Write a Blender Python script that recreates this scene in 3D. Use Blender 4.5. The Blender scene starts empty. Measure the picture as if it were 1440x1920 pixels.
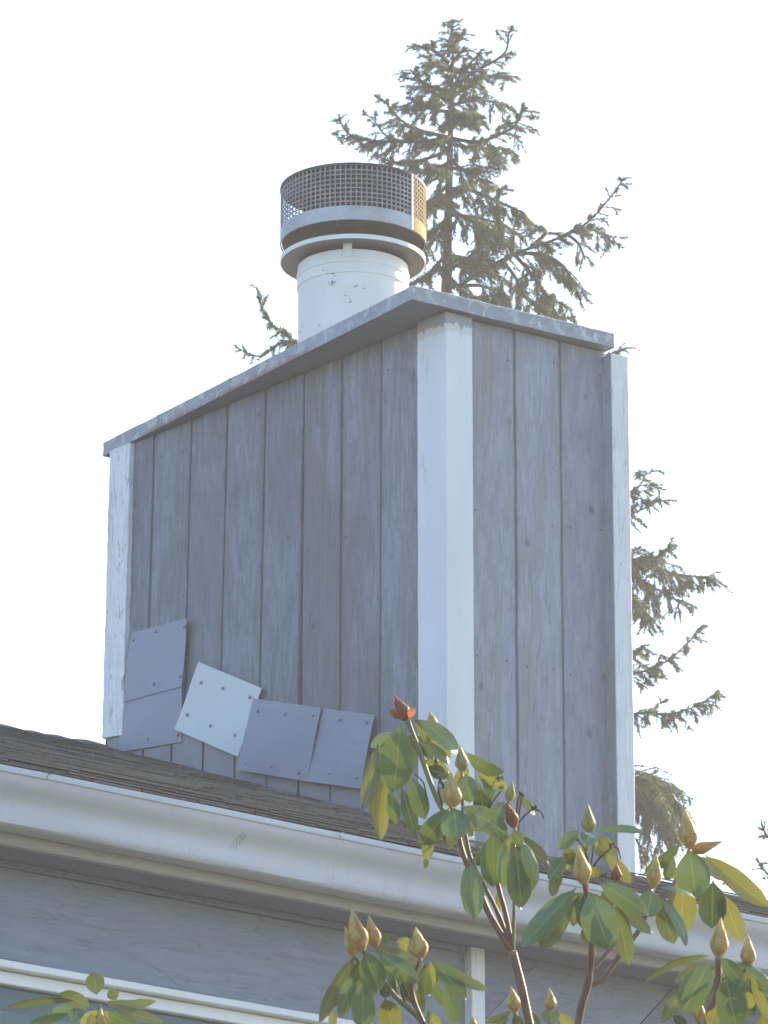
import bpy, math, random
import numpy as np
from mathutils import Vector, Matrix

scene = bpy.context.scene
R = math.radians

# ------------------------------------------------------------------ camera
F_PX, TILT = 10000.0, 18.1            # focal length in photo pixels (1440 x 1920), upward tilt
EYE = Vector((0.0, 0.0, 1.6))
cam_data = bpy.data.cameras.new("camera")
cam_data.sensor_width = 36.0
cam_data.lens = F_PX / 1920.0 * 36.0
cam_data.clip_start, cam_data.clip_end = 0.1, 2000.0
cam_data.dof.use_dof = True
cam_data.dof.focus_distance = 15.0
cam_data.dof.aperture_fstop = 55.0
cam = bpy.data.objects.new("camera", cam_data)
cam.location = EYE
cam.rotation_euler = (R(90 + TILT), 0, 0)
scene.collection.objects.link(cam)
scene.camera = cam

# ------------------------------------------------------------------ sky, sun, exposure
SUN_EL, SUN_ROT = 24.0, 42.0          # sun low, behind the house to the right
world = bpy.data.worlds.new("World")
scene.world = world
world.use_nodes = True
wn = world.node_tree
wn.nodes.clear()
sky = wn.nodes.new("ShaderNodeTexSky")
sky.sky_type = 'NISHITA'
sky.sun_disc = False
sky.sun_elevation = R(SUN_EL)
sky.sun_rotation = R(SUN_ROT)
sky.air_density = 1.0
sky.dust_density = 1.0
sky.ozone_density = 2.2
bg = wn.nodes.new("ShaderNodeBackground")
bg.inputs[1].default_value = 0.15
wo = wn.nodes.new("ShaderNodeOutputWorld")
wn.links.new(sky.outputs[0], bg.inputs[0])
wn.links.new(bg.outputs[0], wo.inputs[0])

sun_dir = Vector((math.sin(R(SUN_ROT)) * math.cos(R(SUN_EL)), math.cos(R(SUN_ROT)) * math.cos(R(SUN_EL)), math.sin(R(SUN_EL))))
sd = bpy.data.lights.new("sun", 'SUN')
sd.energy = 5.0
sd.angle = R(0.5)
sd.color = (1.0, 0.84, 0.62)
so = bpy.data.objects.new("sun", sd)
so.rotation_euler = sun_dir.to_track_quat('Z', 'Y').to_euler()
so.location = (20, 40, 30)
scene.collection.objects.link(so)

scene.view_settings.view_transform = 'Standard'
scene.view_settings.look = 'None'
scene.view_settings.gamma = 1.0
scene.view_settings.exposure = 1.4
scene.view_settings.use_curve_mapping = False
scene.render.engine = 'CYCLES'
scene.cycles.use_denoising = True
scene.cycles.max_bounces = 8
scene.cycles.volume_bounces = 1
scene.cycles.transparent_max_bounces = 8
scene.render.filter_size = 1.8 if hasattr(scene.render, "filter_size") else 1.5

rnd = random.Random(7)
nrm = np.array

# ------------------------------------------------------------------ geometry of the place (photo pixel -> ray)
_up = Vector((0, -math.sin(R(TILT)), math.cos(R(TILT))))
_fw = Vector((0, math.cos(R(TILT)), math.sin(R(TILT))))


def ray(px, py):
    return Vector((1, 0, 0)) * ((px - 720) / F_PX) - _up * ((py - 960) / F_PX) + _fw


def at_depth(px, py, d):
    return EYE + ray(px, py) * d


def on_plane(px, py, p, n):
    d = ray(px, py)
    return EYE + d * ((p - EYE).dot(n) / d.dot(n))


P0 = at_depth(837, 588, 17.0)          # near top corner of the chimney chase
TH_C, TH_H, TH_L = R(34.26), R(38.5), R(129.507)
A_C = Vector((math.cos(TH_C), math.sin(TH_C), 0)); B_C = Vector((-A_C.y, A_C.x, 0))
A_H = Vector((math.cos(TH_H), math.sin(TH_H), 0)); B_H = Vector((-A_H.y, A_H.x, 0))
DIR_L = Vector((math.cos(TH_L), math.sin(TH_L), 0))
N_L = Vector((-DIR_L.y, DIR_L.x, 0))   # outward normal of the long left face
N_R = -B_C                              # outward normal of the right face


# ------------------------------------------------------------------ helpers
class MB:
    def __init__(self):
        self.v, self.f, self.uv, self.m = [], [], {}, []

    def quad(self, *pts):
        i = len(self.v)
        self.v += [tuple(p) for p in pts]
        self.f.append(tuple(range(i, i + len(pts))))

    def add(self, verts, faces):
        i = len(self.v)
        self.v += [tuple(p) for p in verts]
        self.f += [tuple(j + i for j in fc) for fc in faces]

    def box(self, x0, x1, y0, y1, z0, z1):
        v = [(x, y, z) for x in (x0, x1) for y in (y0, y1) for z in (z0, z1)]
        self.add(v, [(0, 1, 3, 2), (4, 6, 7, 5), (0, 4, 5, 1), (2, 3, 7, 6), (0, 2, 6, 4), (1, 5, 7, 3)])

    def tube(self, pts, radii, n=6, cap=True):
        pts = [Vector(p) for p in pts]
        rings = []
        ref = Vector((0.13, 0.31, 0.94))
        for i, p in enumerate(pts):
            t = (pts[min(i + 1, len(pts) - 1)] - pts[max(i - 1, 0)]).normalized()
            u = t.cross(ref)
            if u.length < 1e-4:
                u = t.cross(Vector((1, 0, 0)))
            u.normalize()
            w = t.cross(u)
            r = radii[i] if hasattr(radii, "__len__") else radii
            rings.append([p + (u * math.cos(a) + w * math.sin(a)) * r for a in (2 * math.pi * k / n for k in range(n))])
        v = [q for rg in rings for q in rg]
        f = []
        for i in range(len(pts) - 1):
            for k in range(n):
                a, b = i * n + k, i * n + (k + 1) % n
                f.append((a, b, b + n, a + n))
        if cap:
            f.append(tuple(range(n - 1, -1, -1)))
            f.append(tuple(range((len(pts) - 1) * n, len(pts) * n)))
        self.add(v, f)

    def lathe(self, prof, c=(0, 0, 0), n=64, closed=False):
        cx, cy, cz = c
        v = [(cx + r * math.cos(2 * math.pi * k / n), cy + r * math.sin(2 * math.pi * k / n), cz + z) for r, z in prof for k in range(n)]
        f = []
        L = len(prof)
        for i in range(L if closed else L - 1):
            j = (i + 1) % L
            for k in range(n):
                k2 = (k + 1) % n
                f.append((i * n + k, i * n + k2, j * n + k2, j * n + k))
        self.add(v, f)

    def mesh(self, name, mat, smooth=False):
        me = bpy.data.meshes.new(name)
        me.from_pydata(self.v, [], self.f)
        me.update()
        for mm in (mat if isinstance(mat, (list, tuple)) else [mat]):
            me.materials.append(mm)
        if smooth:
            me.polygons.foreach_set("use_smooth", [True] * len(me.polygons))
        if self.m:
            me.polygons.foreach_set("material_index", self.m)
        return me

    def build(self, name, mat, parent=None, smooth=False):
        return link(name, self.mesh(name, mat, smooth), parent)


def link(name, data, parent=None):
    o = bpy.data.objects.new(name, data)
    scene.collection.objects.link(o)
    if parent is not None:
        o.parent = parent
    return o


def empty(name, loc, rz=0.0):
    o = bpy.data.objects.new(name, None)
    o.empty_display_size = 0.2
    o.location = loc
    o.rotation_euler = (0, 0, rz)
    scene.collection.objects.link(o)
    return o


def tag(o, label=None, cat=None, group=None, kind=None):
    for k, v in (("label", label), ("category", cat), ("group", group), ("kind", kind)):
        if v:
            o[k] = v
    return o


# ------------------------------------------------------------------ materials
class NT:
    def __init__(self, name):
        self.mat = bpy.data.materials.new(name)
        self.mat.use_nodes = True
        self.t = self.mat.node_tree
        self.t.nodes.clear()
        self.out = self.t.nodes.new("ShaderNodeOutputMaterial")

    def n(self, typ, **kw):
        nd = self.t.nodes.new(typ)
        for k, v in kw.items():
            setattr(nd, k, v)
        return nd

    def l(self, a, b):
        self.t.links.new(a, b)

    def val(self, sock, v):
        if isinstance(v, (int, float)):
            sock.default_value = v
        elif isinstance(v, (tuple, list)):
            sock.default_value = (*v, 1.0) if len(v) == 3 and sock.type == 'RGBA' else v
        else:
            self.l(v, sock)

    def coords(self, scale=(1, 1, 1), kind="Object", rot=(0, 0, 0), rand=0.0):
        tc = self.n("ShaderNodeTexCoord")
        mp = self.n("ShaderNodeMapping")
        mp.inputs["Scale"].default_value = scale
        mp.inputs["Rotation"].default_value = rot
        self.l(tc.outputs[kind], mp.inputs["Vector"])
        if rand:
            oi = self.n("ShaderNodeObjectInfo")
            m = self.math('MULTIPLY', oi.outputs["Random"], rand)
            cb = self.n("ShaderNodeCombineXYZ")
            for i in range(3):
                self.l(m, cb.inputs[i])
            self.l(cb.outputs[0], mp.inputs["Location"])
        return mp.outputs[0]

    def noise(self, vec, scale=5.0, detail=4.0, rough=0.55, dist=0.0):
        nd = self.n("ShaderNodeTexNoise")
        self.l(vec, nd.inputs["Vector"])
        nd.inputs["Scale"].default_value = scale
        nd.inputs["Detail"].default_value = detail
        nd.inputs["Roughness"].default_value = rough
        nd.inputs["Distortion"].default_value = dist
        return nd.outputs["Fac"]

    def ramp(self, fac, a, b, lo=0.0, hi=1.0):
        nd = self.n("ShaderNodeMapRange")
        nd.interpolation_type = 'SMOOTHSTEP'
        self.l(fac, nd.inputs[0])
        nd.inputs[1].default_value, nd.inputs[2].default_value = a, b
        nd.inputs[3].default_value, nd.inputs[4].default_value = lo, hi
        return nd.outputs[0]

    def math(self, op, a, b=0.0):
        nd = self.n("ShaderNodeMath", operation=op)
        self.val(nd.inputs[0], a)
        self.val(nd.inputs[1], b)
        return nd.outputs[0]

    def mix(self, fac, a, b, blend='MIX'):
        nd = self.n("ShaderNodeMix", data_type='RGBA', blend_type=blend)
        self.val(nd.inputs[0], fac)
        self.val(nd.inputs[6], a)
        self.val(nd.inputs[7], b)
        return nd.outputs[2]

    def bump(self, h, strength=0.3, dist=0.01):
        nd = self.n("ShaderNodeBump")
        nd.inputs["Strength"].default_value = strength
        nd.inputs["Distance"].default_value = dist
        self.l(h, nd.inputs["Height"])
        return nd.outputs[0]

    def bsdf(self, color, rough=0.6, normal=None, metal=0.0, spec=0.5):
        nd = self.n("ShaderNodeBsdfPrincipled")
        self.val(nd.inputs["Base Color"], color)
        self.val(nd.inputs["Roughness"], rough)
        self.val(nd.inputs["Metallic"], metal)
        nd.inputs["Specular IOR Level"].default_value = spec
        if normal is not None:
            self.l(normal, nd.inputs["Normal"])
        return nd.outputs[0]

    def done(self, sh):
        self.l(sh, self.out.inputs["Surface"])
        return self.mat


def wood_paint(name, paint, paint2, bare, wear=0.5, axis='z', rough=0.75, knots=True, moss=0.0, chips=None, bump=0.35, rand=7.0, grain=0.3):
    """Old painted board: streaks along the grain, worn patches to bare grey wood, knots, fine checks."""
    t = NT(name)
    st = {'z': (1, 1, 0.05), 'x': (0.05, 1, 1)}[axis]
    st2 = {'z': (1, 1, 0.22), 'x': (0.22, 1, 1)}[axis]
    v = t.coords(st, rand=rand)
    v2 = t.coords(st2, rand=rand)
    v3 = t.coords((1, 1, 1), rand=rand)
    fine = t.noise(v, 120, 6, 0.7)
    mid = t.noise(v2, 40, 5, 0.65, 0.3)
    blot = t.noise(v2, 5.5, 6, 0.68, 0.8)
    oi = t.n("ShaderNodeObjectInfo")
    col = t.mix(t.ramp(mid, 0.3, 0.7), paint, paint2)
    w = t.ramp(t.math('ADD', t.math('ADD', t.math('MULTIPLY', blot, 0.7), t.math('MULTIPLY', fine, 0.3)), t.math('MULTIPLY', t.math('SUBTRACT', oi.outputs['Random'], 0.5), 0.14 * wear)), 0.58 - 0.20 * wear, 0.74 - 0.14 * wear)
    col = t.mix(t.math('MULTIPLY', w, 0.85), col, bare)
    col = t.mix(t.ramp(fine, 0.5, 0.72, 0.0, grain), col, tuple(c * 0.5 for c in bare))
    fig = t.noise(t.coords({'z': (1, 1, 0.045), 'x': (0.045, 1, 1)}[axis], rand=rand), 11, 2, 0.4, 0.7)
    ringv = t.math('ABSOLUTE', t.math('SUBTRACT', t.math('FRACT', t.math('MULTIPLY', fig, 17.0)), 0.5))
    col = t.mix(t.math('MULTIPLY', t.ramp(ringv, 0.0, 0.13, 1, 0), grain * 0.55), col, tuple(c * 0.55 for c in bare))
    crk = t.math('ABSOLUTE', t.math('SUBTRACT', t.noise(t.coords({'z': (1, 1, 0.09), 'x': (0.09, 1, 1)}[axis], rand=rand), 17, 3, 0.6, 0.2), 0.5))
    col = t.mix(t.math('MULTIPLY', t.ramp(crk, 0.0, 0.010, 1, 0), grain), col, tuple(c * 0.3 for c in bare))
    if knots:
        big = t.ramp(t.noise(t.coords({'z': (1, 1, 0.45), 'x': (0.45, 1, 1)}[axis]), 2.6, 4, 0.6, 0.5), 0.44, 0.66, 0.0, 0.55 * wear)
        col = t.mix(big, col, tuple(c * 0.92 for c in bare))
    pale = t.ramp(t.noise(v2, 11, 3, 0.5, 0.2), 0.66, 0.76, 0.0, 0.35)
    col = t.mix(pale, col, tuple(min(1, c * 1.45 + .02) for c in paint2))
    if knots:
        vo = t.n("ShaderNodeTexVoronoi")
        vo.inputs["Scale"].default_value = 9.0
        t.l(t.coords({'z': (1, 1, 0.62), 'x': (0.62, 1, 1)}[axis], rand=rand), vo.inputs["Vector"])
        kd = t.math('ADD', vo.outputs["Distance"], t.math('MULTIPLY', t.noise(v3, 45, 3), 0.05))
        k = t.math('MULTIPLY', t.ramp(kd, 0.07, 0.15, 1.0, 0.0), t.ramp(t.noise(v3, 5, 2), 0.45, 0.6))
        col = t.mix(t.math('MULTIPLY', k, 0.6), col, tuple(c * 0.32 for c in bare))
    if moss:
        mz = t.ramp(t.noise(t.coords({'z': (1, 1, 0.12), 'x': (0.12, 1, 1)}[axis], rand=rand * 0.7), 9, 4, 0.6), 0.52, 0.7, 0.0, moss)
        col = t.mix(mz, col, (0.22, 0.225, 0.15))
    if chips:
        ch = t.ramp(t.noise(t.coords({'z': (1, 1, 0.3), 'x': (0.3, 1, 1)}[axis], rand=rand), 26, 5, 0.7, 0.3), chips, chips + 0.03)
        col = t.mix(t.math('MULTIPLY', ch, 0.75), col, bare)
    hue = t.n("ShaderNodeHueSaturation")
    t.val(hue.inputs["Color"], col)
    t.l(t.math('ADD', t.math('MULTIPLY', oi.outputs["Random"], 0.24), 0.88), hue.inputs["Value"])
    h = t.math('ADD', t.math('MULTIPLY', fine, 0.6), t.math('MULTIPLY', blot, 0.8))
    return t.done(t.bsdf(hue.outputs[0], rough, t.bump(h, bump, 0.006), spec=0.35))


M = {}
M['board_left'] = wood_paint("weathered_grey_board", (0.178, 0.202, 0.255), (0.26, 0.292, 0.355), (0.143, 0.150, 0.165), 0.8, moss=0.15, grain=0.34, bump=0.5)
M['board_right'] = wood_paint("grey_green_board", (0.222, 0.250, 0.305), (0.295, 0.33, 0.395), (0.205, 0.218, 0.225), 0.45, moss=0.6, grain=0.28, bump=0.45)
M['white_wood'] = wood_paint("old_white_paint", (0.66, 0.67, 0.68), (0.72, 0.73, 0.74), (0.36, 0.34, 0.31), 0.0, knots=False, chips=0.70, bump=0.25, rough=0.6)
M['white_rough'] = wood_paint("flaking_white_paint", (0.62, 0.63, 0.64), (0.70, 0.71, 0.72), (0.33, 0.31, 0.28), 0.1, knots=False, chips=0.60, bump=0.4)
M['frieze'] = wood_paint("blue_grey_house_paint", (0.202, 0.240, 0.312), (0.228, 0.268, 0.345), (0.16, 0.175, 0.195), 0.05, axis='x', chips=0.70, bump=0.45, knots=True)
M['siding'] = wood_paint("grey_siding_paint", (0.186, 0.214, 0.272), (0.216, 0.245, 0.305), (0.16, 0.165, 0.175), 0.1, axis='x', knots=False, chips=0.73, bump=0.2)
M['cream'] = wood_paint("cream_primed_wood", (0.33, 0.325, 0.29), (0.37, 0.36, 0.32), (0.30, 0.26, 0.2), 0.2, axis='x', knots=False, bump=0.2)
M['dark_wood'] = wood_paint("dark_bare_wood", (0.07, 0.065, 0.06), (0.09, 0.08, 0.07), (0.06, 0.055, 0.05), 0.5, knots=False)  # plain dark wood for the core, roof deck and gap backing


def corner_white():
    """White corner board whose top end was brushed over with the grey house paint, with drips."""
    t = NT("white_corner_paint")
    v = t.coords((1, 1, 0.04))
    fine = t.noise(v, 90, 6, 0.65)
    col = t.mix(t.ramp(t.noise(t.coords((1, 1, 0.25)), 6, 4), 0.35, 0.7), (0.66, 0.67, 0.69), (0.73, 0.74, 0.755))
    col = t.mix(t.ramp(fine, 0.58, 0.8, 0, 0.25), col, (0.42, 0.40, 0.36))
    gr = t.ramp(t.noise(t.coords((1, 1, 0.18)), 14, 5, 0.65, 0.5), 0.62, 0.70, 0, 0.35)
    col = t.mix(gr, col, (0.40, 0.39, 0.37))
    tc = t.n("ShaderNodeTexCoord")
    sp = t.n("ShaderNodeSeparateXYZ")
    t.l(tc.outputs["Object"], sp.inputs[0])
    drip = t.math('MULTIPLY', t.noise(t.coords((1, 1, 0.02)), 42, 3, 0.6), 0.075)
    zz = t.math('ADD', sp.outputs[2], drip)
    band = t.ramp(zz, CH_H - 0.008, CH_H - 0.003)
    beige = t.ramp(zz, CH_H - 0.035, CH_H - 0.03)
    col = t.mix(t.math('MULTIPLY', beige, 0.5), col, (0.50, 0.47, 0.43))
    col = t.mix(t.math('MULTIPLY', band, 0.92), col, (0.27, 0.275, 0.29))
    h = t.math('ADD', fine, t.noise(t.coords((1, 1, 0.3)), 12, 4))
    return t.done(t.bsdf(col, 0.6, t.bump(h, 0.25, 0.005), spec=0.35))


CH_BASE_Z = P0.z - 1.76
CH_H = 1.76
M['corner'] = corner_white()


def metal_cap():
    t = NT("painted_sheet_metal_cap")
    v = t.coords((1, 1, 1))
    a = t.noise(v, 6, 5, 0.6, 0.3)
    b = t.noise(v, 19, 6, 0.7, 0.6)
    col = t.mix(t.ramp(a, 0.35, 0.65), (0.235, 0.26, 0.305), (0.30, 0.325, 0.37))
    chip = t.ramp(b, 0.54, 0.57)
    col = t.mix(t.math('MULTIPLY', chip, 0.8), col, (0.42, 0.45, 0.47))
    col = t.mix(t.ramp(t.noise(t.coords((1, 1, 1), rot=(.4, .2, .9)), 23, 6, 0.7, 0.4), 0.60, 0.63, 0, 0.7), col, (0.50, 0.52, 0.54))
    tc = t.n("ShaderNodeTexCoord"); sp = t.n("ShaderNodeSeparateXYZ"); t.l(tc.outputs["Object"], sp.inputs[0])
    low = t.ramp(t.math('ADD', sp.outputs[2], t.math('MULTIPLY', b, 0.06)), CH_H + 0.025, CH_H + 0.06, 1, 0)
    along = t.math('MULTIPLY', t.ramp(sp.outputs[1], 0.45, 0.62), t.ramp(sp.outputs[1], 1.45, 1.7, 1, 0))
    rust = t.math('MULTIPLY', t.math('MULTIPLY', low, along), t.ramp(t.noise(v, 3.7, 4, 0.6), 0.40, 0.50))
    col = t.mix(t.math('MULTIPLY', rust, 0.95), col, (0.27, 0.125, 0.08))
    return t.done(t.bsdf(col, 0.55, t.bump(t.math('ADD', a, b), 0.3, 0.006), spec=0.4))


M['cap'] = metal_cap()


def simple(name, c1, c2, scale=8, rough=0.6, metal=0.0, bump=0.15, spots=None, spot_col=None, stretch=(1, 1, 1), spec=0.5, rand=3.0, dist=0.004, vary=0.0):
    t = NT(name)
    v = t.coords(stretch, rand=rand)
    a = t.noise(v, scale, 5, 0.6, 0.3)
    col = t.mix(t.ramp(a, 0.35, 0.66), c1, c2)
    if spots:
        s = t.ramp(t.noise(v, scale * 2.7, 5, 0.65, 0.5), spots, spots + 0.04)
        col = t.mix(t.math('MULTIPLY', s, 0.8), col, spot_col)
    if vary:
        oi = t.n("ShaderNodeObjectInfo"); hs = t.n("ShaderNodeHueSaturation")
        t.l(col, hs.inputs["Color"]); t.l(t.math('ADD', t.math('MULTIPLY', oi.outputs["Random"], 2 * vary), 1 - vary), hs.inputs["Value"])
        col = hs.outputs[0]
    return t.done(t.bsdf(col, rough, t.bump(t.noise(v, scale * 4, 4), bump, dist), metal, spec))


M['soffit'] = simple("grey_soffit_ply", (0.175, 0.20, 0.255), (0.20, 0.225, 0.285), 5, 0.8)
M['patch_grey'] = simple("lilac_grey_sheet", (0.215, 0.235, 0.305), (0.23, 0.252, 0.325), 3, 0.45, bump=0.04)
M['patch_white'] = simple("white_sheet", (0.54, 0.565, 0.575), (0.57, 0.595, 0.60), 3, 0.45, bump=0.04)
M['nail'] = simple("dull_nail", (0.22, 0.22, 0.25), (0.28, 0.28, 0.31), 60, 0.5, 0.3)
M['nail_rust'] = simple("rusted_nail", (0.07, 0.055, 0.05), (0.10, 0.08, 0.07), 60, 0.8)
M['flashing'] = simple("grey_step_flashing", (0.20, 0.205, 0.24), (0.235, 0.24, 0.275), 7, 0.6, spots=0.64, spot_col=(0.16, 0.15, 0.13), vary=0.14)


def flue_paint():
    t = NT("peeling_white_flue_paint")
    v = t.coords((1, 1, 1))
    vs = t.coords((1, 1, 0.12))
    col = t.mix(t.ramp(t.noise(v, 4, 4), 0.35, 0.7), (0.64, 0.645, 0.63), (0.72, 0.72, 0.70))
    col = t.mix(t.ramp(t.noise(vs, 16, 4, 0.6), 0.55, 0.75, 0, 0.25), col, (0.48, 0.45, 0.39))
    tc = t.n("ShaderNodeTexCoord"); sp = t.n("ShaderNodeSeparateXYZ"); t.l(tc.outputs["Object"], sp.inputs[0])
    band = t.math('MULTIPLY', t.ramp(sp.outputs[2], CH_H + 0.20, CH_H + 0.27), t.ramp(sp.outputs[2], CH_H + 0.47, CH_H + 0.50, 1, 0))
    fl = t.ramp(t.noise(t.coords((1, 1, 1.6)), 15, 5, 0.7, 0.8), 0.625, 0.64)
    col = t.mix(t.math('MULTIPLY', t.math('MULTIPLY', fl, band), 0.85), col, (0.2, 0.2, 0.215))
    return t.done(t.bsdf(col, 0.5, t.bump(t.noise(v, 30, 4), 0.12, 0.004), spec=0.4))


M['flue'] = flue_paint()
M['galv'] = simple("dull_galvanised_steel", (0.30, 0.31, 0.33), (0.40, 0.41, 0.43), 9, 0.5, 0.35, spots=0.62, spot_col=(0.22, 0.2, 0.18))
M['rim'] = simple("white_painted_rim", (0.64, 0.65, 0.66), (0.70, 0.71, 0.72), 9, 0.5, spots=0.67, spot_col=(0.35, 0.33, 0.3))
M['rusty'] = simple("sooty_rusted_steel", (0.075, 0.06, 0.055), (0.13, 0.085, 0.065), 8, 0.75, 0.2, spots=0.58, spot_col=(0.20, 0.10, 0.06))
M['wire'] = simple("rusted_wire_mesh", (0.20, 0.20, 0.215), (0.29, 0.285, 0.295), 14, 0.6, 0.3, spots=0.63, spot_col=(0.24, 0.14, 0.09))
M['soot'] = simple("sooty_steel", (0.045, 0.045, 0.05), (0.07, 0.065, 0.068), 8, 0.7, 0.2)
M['lap'] = simple("sun_gold_rusty_sheet", (0.34, 0.21, 0.07), (0.42, 0.29, 0.11), 16, 0.85, 0.0, spec=0.15, spots=0.6, spot_col=(0.25, 0.13, 0.06))  # golden sunlight painted into the sheet colour, with rust spots
M['disc'] = simple("brown_grey_disc_steel", (0.11, 0.10, 0.10), (0.15, 0.135, 0.125), 7, 0.5, 0.4, spots=0.6, spot_col=(0.22, 0.15, 0.1))


def gutter_paint():
    t = NT("white_gutter_enamel")
    v = t.coords((0.25, 1, 1))
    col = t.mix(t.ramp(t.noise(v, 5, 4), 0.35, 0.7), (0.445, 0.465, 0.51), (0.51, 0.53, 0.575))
    col = t.mix(t.ramp(t.noise(t.coords((1, 1, 0.06)), 24, 5, 0.65), 0.5, 0.72, 0, 0.3), col, (0.36, 0.34, 0.30))
    tc = t.n("ShaderNodeTexCoord"); sp = t.n("ShaderNodeSeparateXYZ"); t.l(tc.outputs["Object"], sp.inputs[0])
    top = t.ramp(t.math('ADD', sp.outputs[2], t.math('MULTIPLY', t.noise(t.coords((1, 1, 1)), 24, 5, 0.7), 0.02)), 5.353, 5.358)
    col = t.mix(t.math('MULTIPLY', top, 0.7), col, (0.30, 0.23, 0.15))
    # bird-dropping streak below the lip
    dx = t.math('ABSOLUTE', t.math('SUBTRACT', t.math('ADD', sp.outputs[0], t.math('MULTIPLY', sp.outputs[2], -0.35)), GUT_STAIN[0] - 0.35 * GUT_STAIN[1]))
    dz = t.math('ABSOLUTE', t.math('SUBTRACT', sp.outputs[2], GUT_STAIN[1]))
    msk = t.math('MULTIPLY', t.ramp(dx, 0.008, 0.02, 1, 0), t.ramp(dz, 0.016, 0.026, 1, 0))
    sm = t.math('MULTIPLY', msk, t.ramp(t.noise(t.coords((1, 1, 0.35)), 130, 4, 0.7), 0.44, 0.56))
    col = t.mix(t.math('MULTIPLY', sm, 0.5), col, (0.2, 0.15, 0.12))
    return t.done(t.bsdf(col, 0.38, t.bump(t.noise(v, 7, 3), 0.06, 0.01), spec=0.45))


H0 = Vector((P0.x, P0.y, 0))


def house_local(p):
    d = p - P0
    return Vector((d.dot(A_H), d.dot(B_H), p.z))


_s = house_local(on_plane(449, 1577, P0 - B_H * 1.07, B_H))
GUT_STAIN = (_s.x, _s.z)
M['gutter'] = gutter_paint()
M['window_white'] = simple("white_vinyl_frame", (0.72, 0.73, 0.74), (0.76, 0.77, 0.78), 5, 0.35, bump=0.03)


def shingle_mat():
    t = NT("brown_grey_roof_shingle")
    v = t.coords((1, 1, 1), rand=11.0)
    oi = t.n("ShaderNodeObjectInfo")
    base = t.mix(oi.outputs["Random"], (0.036, 0.035, 0.036), (0.165, 0.157, 0.15))
    col = t.mix(t.ramp(t.noise(v, 140, 3, 0.7), 0.35, 0.7), base, (0.15, 0.143, 0.135))
    col = t.mix(t.ramp(t.noise(t.coords((0.6, 0.6, 0.6), rand=5), 6, 4), 0.55, 0.7, 0, 0.35), col, (0.18, 0.165, 0.135))
    return t.done(t.bsdf(col, 0.95, t.bump(t.noise(v, 210, 3), 0.5, 0.004), spec=0.2))


M['shingle'] = shingle_mat()


def pane_mat():
    t = NT("window_pane_glass")
    g = t.n("ShaderNodeBsdfGlossy"); g.inputs["Roughness"].default_value = 0.02
    g.inputs["Color"].default_value = (0.9, 0.95, 0.95, 1)
    tr = t.n("ShaderNodeBsdfTransparent"); tr.inputs["Color"].default_value = (0.74, 0.80, 0.79, 1)
    fr = t.n("ShaderNodeFresnel"); fr.inputs["IOR"].default_value = 1.42
    mx = t.n("ShaderNodeMixShader")
    t.l(fr.outputs[0], mx.inputs[0])
    t.l(tr.outputs[0], mx.inputs[1]); t.l(g.outputs[0], mx.inputs[2])
    return t.done(mx.outputs[0])


M['pane'] = pane_mat()
M['teal_reflection'] = simple("pale_teal_reflection", (0.30, 0.36, 0.355), (0.34, 0.40, 0.395), 4, 0.9)  # paler reflection in the glass, given as a surface colour
M['dark_room'] = simple("dark_interior", (0.05, 0.06, 0.06), (0.07, 0.08, 0.08), 3, 0.9)
M['dark_reflection'] = simple("grey_green_reflection", (0.13, 0.16, 0.155), (0.16, 0.19, 0.185), 6, 0.9)  # dark reflected band, given as a surface colour
M['lawn'] = simple("lawn_ground", (0.075, 0.082, 0.05), (0.12, 0.115, 0.09), 0.6, 0.95, bump=0.3, dist=0.03, rand=0.0)
M['bark'] = simple("fir_bark", (0.04, 0.034, 0.03), (0.07, 0.06, 0.05), 9, 0.95, bump=0.5, stretch=(1, 1, 0.3), dist=0.02)


def needle_mat():
    t = NT("fir_needles")
    oi = t.n("ShaderNodeObjectInfo")
    g = t.n("ShaderNodeNewGeometry")
    c = t.mix(t.noise(t.coords((1, 1, 1), rand=2), 2.5, 3), (0.018, 0.045, 0.021), (0.054, 0.098, 0.036))
    c = t.mix(t.math('MULTIPLY', oi.outputs["Random"], 0.3), c, (0.055, 0.05, 0.028))
    b = t.bsdf(c, 0.6, spec=0.3)
    tr = t.n("ShaderNodeBsdfTranslucent")
    t.l(t.mix(0.7, c, (0.20, 0.25, 0.06)), tr.inputs["Color"])
    mx = t.n("ShaderNodeMixShader"); mx.inputs[0].default_value = 0.3
    t.l(b, mx.inputs[1]); t.l(tr.outputs[0], mx.inputs[2])
    return t.done(mx.outputs[0])


M['needle'] = needle_mat()


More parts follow.
